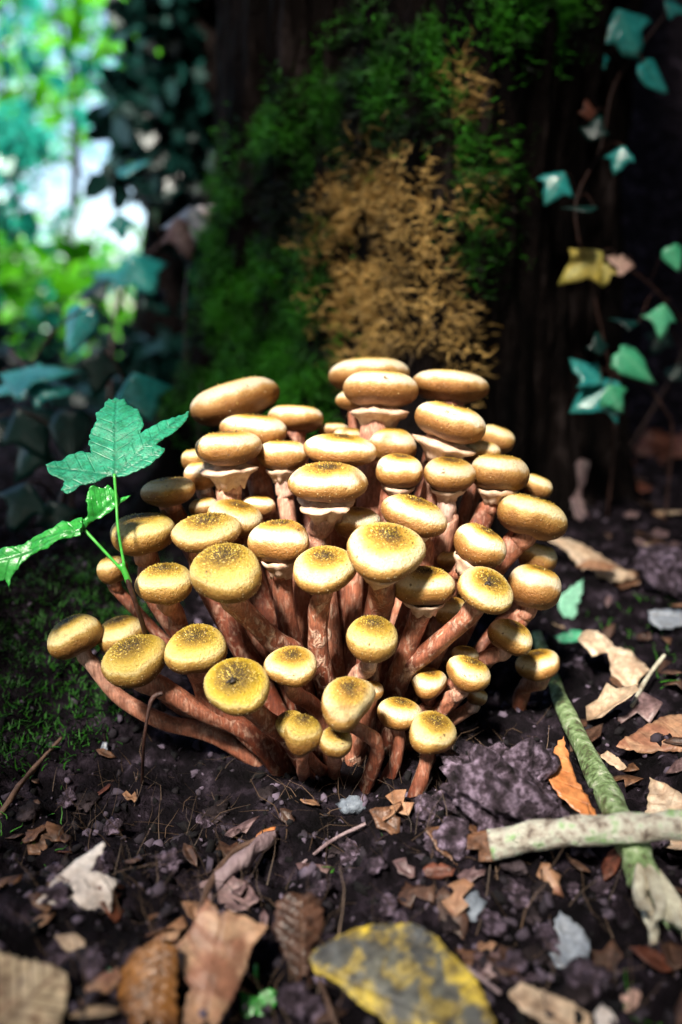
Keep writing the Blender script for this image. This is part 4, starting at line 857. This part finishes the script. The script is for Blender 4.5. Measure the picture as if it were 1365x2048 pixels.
# ------------------------------------------------------------------ ivy
IVY = np.array([(0, 0), (.10, -.16), (.30, -.40), (.42, -.52), (.46, -.34), (.52, -.24), (.70, -.20), (1.0, 0), (.70, .20), (.52, .24), (.46, .34), (.42, .52), (.30, .40), (.10, .16)])
HEART = np.array([(0, 0), (-.06, -.16), (.05, -.34), (.25, -.38), (.5, -.28), (.78, -.12), (1, 0), (.78, .12), (.5, .28), (.25, .38), (.05, .34), (-.06, .16)])
def shape_leaf(pos, dirv, nrm, size, mat, parent, loc, shape=IVY, seed=0, curl=.2, name='leaf'):
    """a small leaf grown from its outline as a fan with a raised middle line"""
    e = dirv/np.linalg.norm(dirv); n = nrm-e*(nrm@e); n /= np.linalg.norm(n); s = np.cross(n, e)
    r = np.random.default_rng(seed); sh = shape*(1+r.normal(0, .05, shape.shape))
    m = len(sh); rows = []
    c = np.array([.36, 0]); K = [1.0, .66, .33]
    for k in K: rows.append(c+(sh-c)*k)
    v2 = np.vstack(rows+[c[None]]); F = []
    for k in range(2):
        for j in range(m): F.append((k*m+j, k*m+(j+1) % m, (k+1)*m+(j+1) % m, (k+1)*m+j))
    for j in range(m): F.append((2*m+j, 2*m+(j+1) % m, 3*m))
    z = -curl*np.abs(v2[:, 1])*.9-.25*curl*v2[:, 0]**2+.05*np.sin(v2[:, 0]*7+seed)*np.abs(v2[:, 1])*2
    v = pos+size*(np.outer(v2[:, 0], e)+np.outer(v2[:, 1], s)+np.outer(z, n))
    at = dict(ls=v2[:, 0], lt=v2[:, 1]*2, le=np.concatenate([[0]*m, [.4]*m, [.8]*m, [1]]), lv=np.clip(1-np.abs(v2[:, 1])*14, 0, 1))
    o = mesh_obj(name, v, F, mat, parent, attrs=at, loc=loc)
    md = o.modifiers.new('thickness', 'SOLIDIFY'); md.thickness = .0004
    return o
def vine(name, label, stem, leaves, cat='ivy', group=None, srad=.0009, smat='darktwig'):
    """stem: list of (px,py,depth); leaves: (px,py,size_px,angle_deg,material[,face])"""
    pts = [P(*q) for q in stem]; end = pts[-1].copy()
    g = float(terrain(end[0], end[1])); end[2] = g-.004; pts.append(end) if abs(pts[-1][2]-g) > .004 else None
    o = thing(name, label, cat, tuple(end), group)
    path = smooth_path(pts, 30); v, f, s = tube(path, srad, 8, .25, 5); mesh_obj('stem', v, f, M[smat], o, loc=end)
    for i, lf in enumerate(leaves):
        px, py, sz, ang, mt = lf[:5]; face = lf[5] if len(lf) > 5 else .55
        k = int(np.argmin([np.hypot(*(np.array(project(q)[:2])-[px, py])) for q in path])); sp_ = path[k]
        d = (sp_-CAMP)@FWD+random.uniform(-.03, .0)
        a_ = math.radians(ang); e = RGT*math.cos(a_)+UPV*math.sin(a_)
        size = sz*d/FPX; pos = P(px, py, d)-e*size*.42
        n = np.array([random.uniform(-.25, .25), -face, 1-face*.6]); 
        shape_leaf(pos, e, n, size, L[mt], o, end, HEART if (i % 4 == 3) else IVY, i*7+int(px), .25)
        v, f, s = tube(smooth_path([sp_, (sp_+pos)/2+np.array([0, 0, .006]), pos+e*size*.02], 8), srad*.45, 6); mesh_obj('petiole', v, f, M[smat], o, loc=end)
    return o
vine('ivy_vine', 'ivy vine with glossy leaves tinted blue for sky sheen hanging high beside the dark bark', [(1330, 30, .62), (1270, 110, .62), (1225, 180, .61), (1200, 300, .60), (1150, 420, .585), (1190, 600, .60), (1230, 820, .62)],
     [(1255, 62, 120, -65, 'ivy', .8), (1352, 12, 60, -20, 'ivy', .7), (1207, 120, 34, -80, 'ivy'), (1312, 152, 84, -50, 'ivy', .7), (1190, 258, 62, 70, 'ivydark'), (1240, 316, 62, -110, 'ivy', .7), (1112, 372, 80, -120, 'ivy', .7), (1160, 412, 70, 180, 'ivydark', .2), (1180, 222, 48, 100, 'red', .7)])
vine('ivy_vine', 'ivy vine with one yellow leaf and one pink withered leaf', [(1240, 528, .60), (1290, 560, .61), (1335, 605, .62), (1385, 680, .63), (1400, 860, .64)],
     [(1170, 528, 104, -145, 'yellow', .85), (1210, 545, 50, -100, 'yellow', .8), (1245, 522, 66, 160, 'pink', .6), (1350, 515, 56, -70, 'ivygreen', .7), (1326, 638, 74, -95, 'ivygreen', .8), (1255, 640, 60, 170, 'ivydark', .3)])
vine('ivy_vine', 'ivy vine with large glossy leaves tinted cyan for sky sheen low over the litter', [(1190, 730, .59), (1245, 755, .60), (1290, 770, .605), (1330, 820, .61), (1345, 870, .62)],
     [(1180, 745, 84, 140, 'ivy', .6), (1195, 790, 126, -150, 'ivy', .75), (1230, 795, 70, -60, 'ivygreen', .75), (1272, 728, 96, -40, 'ivygreen', .7), (1200, 690, 50, 100, 'ivydark', .6)])
vine('ivy_vine', 'pale bare vine stem with few leaves reaching across the dark bank', [(1400, 640, .80), (1350, 740, .80), (1300, 830, .80), (1260, 900, .80)],
     [(1352, 745, 44, 60, 'ivydark', .6), (1320, 680, 60, -120, 'ivydark', .5)])
vine('ivy_plant', 'low ivy with large leaves tinted blue for sky sheen at the shaded edge under the bright shrub', [(20, 700, .66), (70, 760, .64), (110, 860, .62), (140, 960, .60)],
     [(60, 742, 150, 5, 'ivy', .35), (95, 770, 110, -10, 'ivy', .5), (30, 760, 120, -160, 'ivy', .4), (150, 660, 110, -110, 'ivy', .7), (20, 860, 90, -40, 'ivydark', .6), (60, 905, 120, -120, 'ivydark', .7)], srad=.002)
vine('ivy_plant', 'ivy sprig with one leaf tinted cyan for sky sheen, next to the dark trunk', [(330, 480, .95), (270, 540, .93), (230, 640, .90), (220, 800, .88)],
     [(285, 545, 110, -60, 'ivy', .75), (235, 548, 90, 175, 'ivy', .5), (190, 575, 80, -150, 'ivydark', .6), (265, 330, 70, 20, 'ivy', .4), (240, 450, 60, -80, 'ivy', .7), (310, 600, 80, -40, 'ivydark', .6), (180, 640, 90, -100, 'ivydark', .7)], srad=.002)
vine('ivy_plant', 'dark ivy leaves behind the sycamore seedling', [(300, 760, .62), (260, 800, .60), (180, 900, .57), (120, 1010, .54)],
     [(285, 790, 120, -70, 'ivy', .7), (200, 740, 100, -100, 'ivydark', .8), (60, 860, 130, -60, 'ivydark', .7), (140, 870, 110, -90, 'ivydark', .7), (40, 1010, 120, -110, 'ivydark', .7), (110, 1040, 100, -70, 'ivydark', .7), (30, 1230, 110, -80, 'ivydark', .7)], srad=.002)
vine('withered_leaf', 'curled grey and bluish dead leaf hanging beside the mossy trunk', [(430, 330, .72), (420, 380, .70), (400, 430, .70), (380, 520, .69), (370, 640, .66)],
     [(375, 455, 110, -100, 'grey', .7), (410, 425, 66, 35, 'pale', .7), (365, 470, 90, -70, 'mauve', .7)], cat='leaf')
vine('thin_vine', 'thin bluish vine rising up the shaded side of the mossy trunk', [(505, 140, .80), (490, 190, .78), (455, 270, .76), (430, 330, .74), (440, 600, .70), (400, 800, .62)],
     [(492, 180, 44, 70, 'ivy', .6), (468, 250, 34, 60, 'ivydark', .6)], cat='vine')

# ------------------------------------------------------------------ trees and shrubs
def leaf_cloud(n, sampler, size, seed, facing=None):
    r = np.random.default_rng(seed); p = sampler(r, n)
    d = r.normal(size=(n, 3)); d /= np.linalg.norm(d, axis=1)[:, None]; d[:, 2] -= .3
    nn = r.normal(size=(n, 3))+np.array([0, -.5, .9]); s = np.cross(nn, d); s /= np.linalg.norm(s, axis=1)[:, None]; d = d/np.linalg.norm(d, axis=1)[:, None]
    nz = np.cross(d, s)
    L_ = (size*r.uniform(.6, 1.3, n))[:, None]
    pts = [p, p+d*L_*.35+s*L_*.30+nz*L_*.05, p+d*L_*.75+s*L_*.22, p+d*L_, p+d*L_*.75-s*L_*.22, p+d*L_*.35-s*L_*.30+nz*L_*.05]
    V = np.stack(pts, 1).reshape(-1, 3); b = np.arange(n)[:, None]*6
    F = np.concatenate([b+np.array([[0, 1, 2, 3]]), b+np.array([[0, 3, 4, 5]])])
    at = dict(ls=np.tile([0, .35, .75, 1, .75, .35], n), lt=np.tile([0, .6, .4, 0, -.4, -.6], n), le=np.zeros(6*n), lv=np.tile([1, 0, 0, 1, 0, 0], n).astype(float))
    return V, F, at
def branchy(root, top, rad, n, seed):
    r = np.random.default_rng(seed); V, F = [], []; off = 0
    h = np.linalg.norm(top-root)
    v, f, s = tube(smooth_path([root, root*.5+top*.5+r.normal(0, h*.04, 3), top], 14), np.linspace(rad, rad*.35, 14), 10, .25, seed); V.append(v); F += f; off += len(v)
    for k in range(n):
        t = r.uniform(.25, .95); p = root*(1-t)+top*t; d = r.normal(size=3); d[2] = abs(d[2])*.8; d /= np.linalg.norm(d)
        v, f, s = tube(smooth_path([p, p+d*h*.18, p+d*h*.36+[0, 0, h*.06]], 7), np.linspace(rad*.4*(1-t*.5), rad*.06, 7), 6, .2, k); F += [tuple(i+off for i in q) for q in f]; V.append(v); off += len(v)
    return np.vstack(V), F
def tree_thing(name, label, x, y, h, rad, clouds, nleaf, lsize, mat, seed, cat='tree', nb=10, bark='bark'):
    z0 = float(terrain(x, y))-.02; loc = np.array([x, y, z0]); o = thing(name, label, cat, tuple(loc))
    v, f = branchy(loc, loc+np.array([.05*h, 0, h]), rad, nb, seed); mesh_obj('trunk', v, f, M[bark], o, loc=loc)
    cl = np.array(clouds, float); wts = cl[:, 3]*cl[:, 4]*cl[:, 5]; wts /= wts.sum()
    def smp(r, n):
        k = r.choice(len(cl), n, p=wts); q = r.normal(size=(n, 3)); q /= np.linalg.norm(q, axis=1)[:, None]; q *= r.random((n, 1))**.45
        p = loc+cl[k, :3]+q*cl[k, 3:6]
        g = terrain(p[:, 0], p[:, 1]); p[:, 2] = np.maximum(p[:, 2], g+.02); return p
    v, f, at = leaf_cloud(nleaf, smp, lsize, seed)
    c = mesh_obj('crown', v, f, L[mat], o, smooth=False, attrs=at, loc=loc); c['kind'] = 'stuff'
    return o
def rc(r, n, cx, cy, cz, sx, sy, sz, rr):
    return [(cx+r.uniform(-sx, sx), cy+r.uniform(-sy, sy), cz+r.uniform(-sz, sz), rr*r.uniform(.6, 1.3), rr*r.uniform(.6, 1.3), rr*r.uniform(.5, 1.0)) for _ in range(n)]
r3 = np.random.default_rng(5)
tree_thing('leafy_tree', 'sunlit green tree far off beyond the shade, sky showing through', -2.3, 6.5, 4.2, .03, rc(r3, 16, 0, 0, 1.6, 1.3, .8, 1.7, .55), 2300, .10, 'far', 61)
tree_thing('leafy_tree', 'bluish green tree with sky gaps, standing left of the sunlit one', -4.3, 8.5, 5.0, .11, rc(r3, 16, 0, 0, 2.0, 1.6, .8, 2.2, .7), 2200, .12, 'far2', 62)
tree_thing('leafy_tree', 'pale sunlit tree at the far edge of the clearing', -3.0, 13, 6.0, .14, rc(r3, 20, 0, 0, 2.4, 3.0, 1.0, 2.6, .9), 2000, .16, 'far2', 63)
tree_thing('leafy_tree', 'broad sunlit tree well off to the side of the clearing', -5.2, 5.2, 4.5, .06, rc(r3, 16, 0, 0, 1.6, 1.4, 1.0, 1.8, .6), 2200, .11, 'far', 161)
tree_thing('leafy_tree', 'distant blue green tree closing the far side of the clearing', -9.0, 12.0, 6.5, .12, rc(r3, 20, 0, 0, 2.4, 2.6, 1.2, 2.6, .9), 2400, .18, 'far2', 162)
tree_thing('shrub', 'sprawling green shrub at the open side of the clearing', -2.4, 3.4, .7, .02, rc(r3, 12, 0, 0, .25, .7, .4, .2, .2), 1200, .06, 'far', 163, 'shrub', 8)
tree_thing('shrub', 'bright green shrub catching sun low behind the ivy', -1.15, 2.9, .55, .02, rc(r3, 9, 0, 0, .22, .38, .3, .18, .16), 900, .055, 'far', 64, 'shrub', 8)
tree_thing('shrub', 'bluish leaved shrub reaching into the bright clearing', -.95, 2.2, .75, .016, rc(r3, 8, .0, 0, .45, .28, .2, .30, .10), 280, .055, 'far2', 65, 'shrub', 10)
tree_thing('sapling', 'slender sapling with vivid green leaves against the bright sky', -.86, 2.5, 1.25, .008, rc(r3, 14, 0, 0, .75, .36, .2, .45, .14), 270, .075, 'far', 68, 'tree', 8)
tree_thing('sapling', 'slender sapling with blue green leaves against the bright sky', -1.05, 3.3, 1.5, .010, rc(r3, 14, 0, 0, .8, .50, .3, .55, .18), 330, .085, 'far2', 69, 'tree', 8)
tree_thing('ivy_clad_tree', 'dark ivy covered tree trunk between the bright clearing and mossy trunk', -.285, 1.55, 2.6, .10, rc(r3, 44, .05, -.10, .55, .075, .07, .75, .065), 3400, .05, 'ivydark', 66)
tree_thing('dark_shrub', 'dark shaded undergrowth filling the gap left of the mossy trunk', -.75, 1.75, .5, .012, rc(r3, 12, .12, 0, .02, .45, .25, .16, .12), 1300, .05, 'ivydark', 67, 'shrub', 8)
scraps()
# added out-of-view bough: shades trunk and floor, gap shaped to light the caps
bo = thing('added_shade_bough', 'unseen leafy bough added to shade the trunk, bank and forest floor', 'branch', (.2, .9, 1.9))
bl = np.array([.2, .9, 1.9])
v, f, s = tube(smooth_path([(.08, .74, 1.15), (-.05, .45, 1.30), (-.30, .05, 1.25), (-.75, -.35, 1.05), (-.9, -.7, .95)], 20), np.linspace(.03, .006, 20), 10, .2, 3)
mesh_obj('limb', v, f, M['bark'], bo, loc=bl)
def smp(r, n):
    """leaves round a gap through which the sun reaches the mushrooms"""
    sd = np.array(S_DIR); a1 = np.cross(sd, [0, 0, 1.0]); a1 /= np.linalg.norm(a1); a2 = np.cross(a1, sd); m = n*4
    rr = .125+.95*r.random(m)**.8; an = r.uniform(0, 2*np.pi, m); dd = r.uniform(1.0, 1.45, m)
    p = np.array([0.0, .34, .10])+np.outer(dd, sd)+np.outer(rr*np.cos(an)*1.12, a1)+np.outer(rr*np.sin(an), a2)
    x1 = rr*np.cos(an)*1.12; x2 = rr*np.sin(an)
    ok = (p[:, 2] > .42) & (p[:, 2] > .42+.45*p[:, 1]) & ~((np.abs(x1) < .13) & (x2 > 0) & (x2 < .45) & (r.random(m) < .45))
    return p[ok][:n]
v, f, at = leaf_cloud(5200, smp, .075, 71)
c = mesh_obj('shade_foliage', v, f, L['ivydark'], bo, smooth=False, attrs=at, loc=bl); c['kind'] = 'stuff'
# added unseen trees: crowns block sky light, with a gap cut for the sun
SPOT = np.array([0, .33, .08]); SD = np.array(S_DIR)
def shade_tree(label, x, y, h, seed, n=8500, rr=.9, z0=.5):
    zg = float(terrain(x, y))-.03; loc = np.array([x, y, zg]); o = thing('added_shade_tree', label, 'tree', tuple(loc))
    v, f = branchy(loc, loc+np.array([0, 0, h]), .11, 9, seed); mesh_obj('trunk', v, f, M['bark'], o, loc=loc)
    def sm(r, n):
        q = r.normal(size=(n*2, 3)); q /= np.linalg.norm(q, axis=1)[:, None]; q *= r.random((n*2, 1))**.4
        p = loc+np.array([0, 0, z0+(h-z0)*.55])+q*np.array([rr*1.35, rr*1.35, (h-z0)*.62])
        d = p-SPOT; c_ = (d@SD)/np.linalg.norm(d, axis=1)
        ok = (c_ < math.cos(math.radians(13))) & (p[:, 2] > .15) & ((p[:, 1] < .0) | (p[:, 2] > .6+.75*p[:, 1]) | (p[:, 0] > .5*p[:, 1]+.25)) & (np.linalg.norm(p-CAMP, axis=1) > .6)
        p = p[ok]; return p[np.arange(n) % len(p)]
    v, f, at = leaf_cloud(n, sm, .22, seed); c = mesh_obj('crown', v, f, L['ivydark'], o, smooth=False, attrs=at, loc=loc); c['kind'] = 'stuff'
for k, (x, y, h, rr) in enumerate([(.3, -2.0, 3.6, 1.2), (2.1, -1.0, 3.6, 1.1), (2.2, .9, 3.8, 1.1), (-1.9, -2.3, 3.4, 1.1), (.9, 1.9, 4.5, 1.3), (-2.3, -.9, 3.2, .8)]):
    shade_tree(['unseen dense tree added behind the camera to block sky light', 'unseen dense tree added to shade the litter with the crossed sticks', 'unseen dense tree added above the ivy bank to block sky light', 'unseen dense tree added beside the sun gap to block sky light', 'unseen dense tree added over the bank behind the mossy trunk to shade it', 'smaller unseen tree added beside the open clearing to block sky light'][k], x, y, h, 200+k, rr=rr)

debris(cap_i('black insect in the middle'), .05, 0.0, .0016, 'black insect like speck sitting in the middle of the bright yellow cap', 7, 3, 'insect_speck')
debris(cap_i('black debris in its centre'), .02, -.05, .0013, 'black torn debris stuck in the centre of the oval cap', 8, 4)
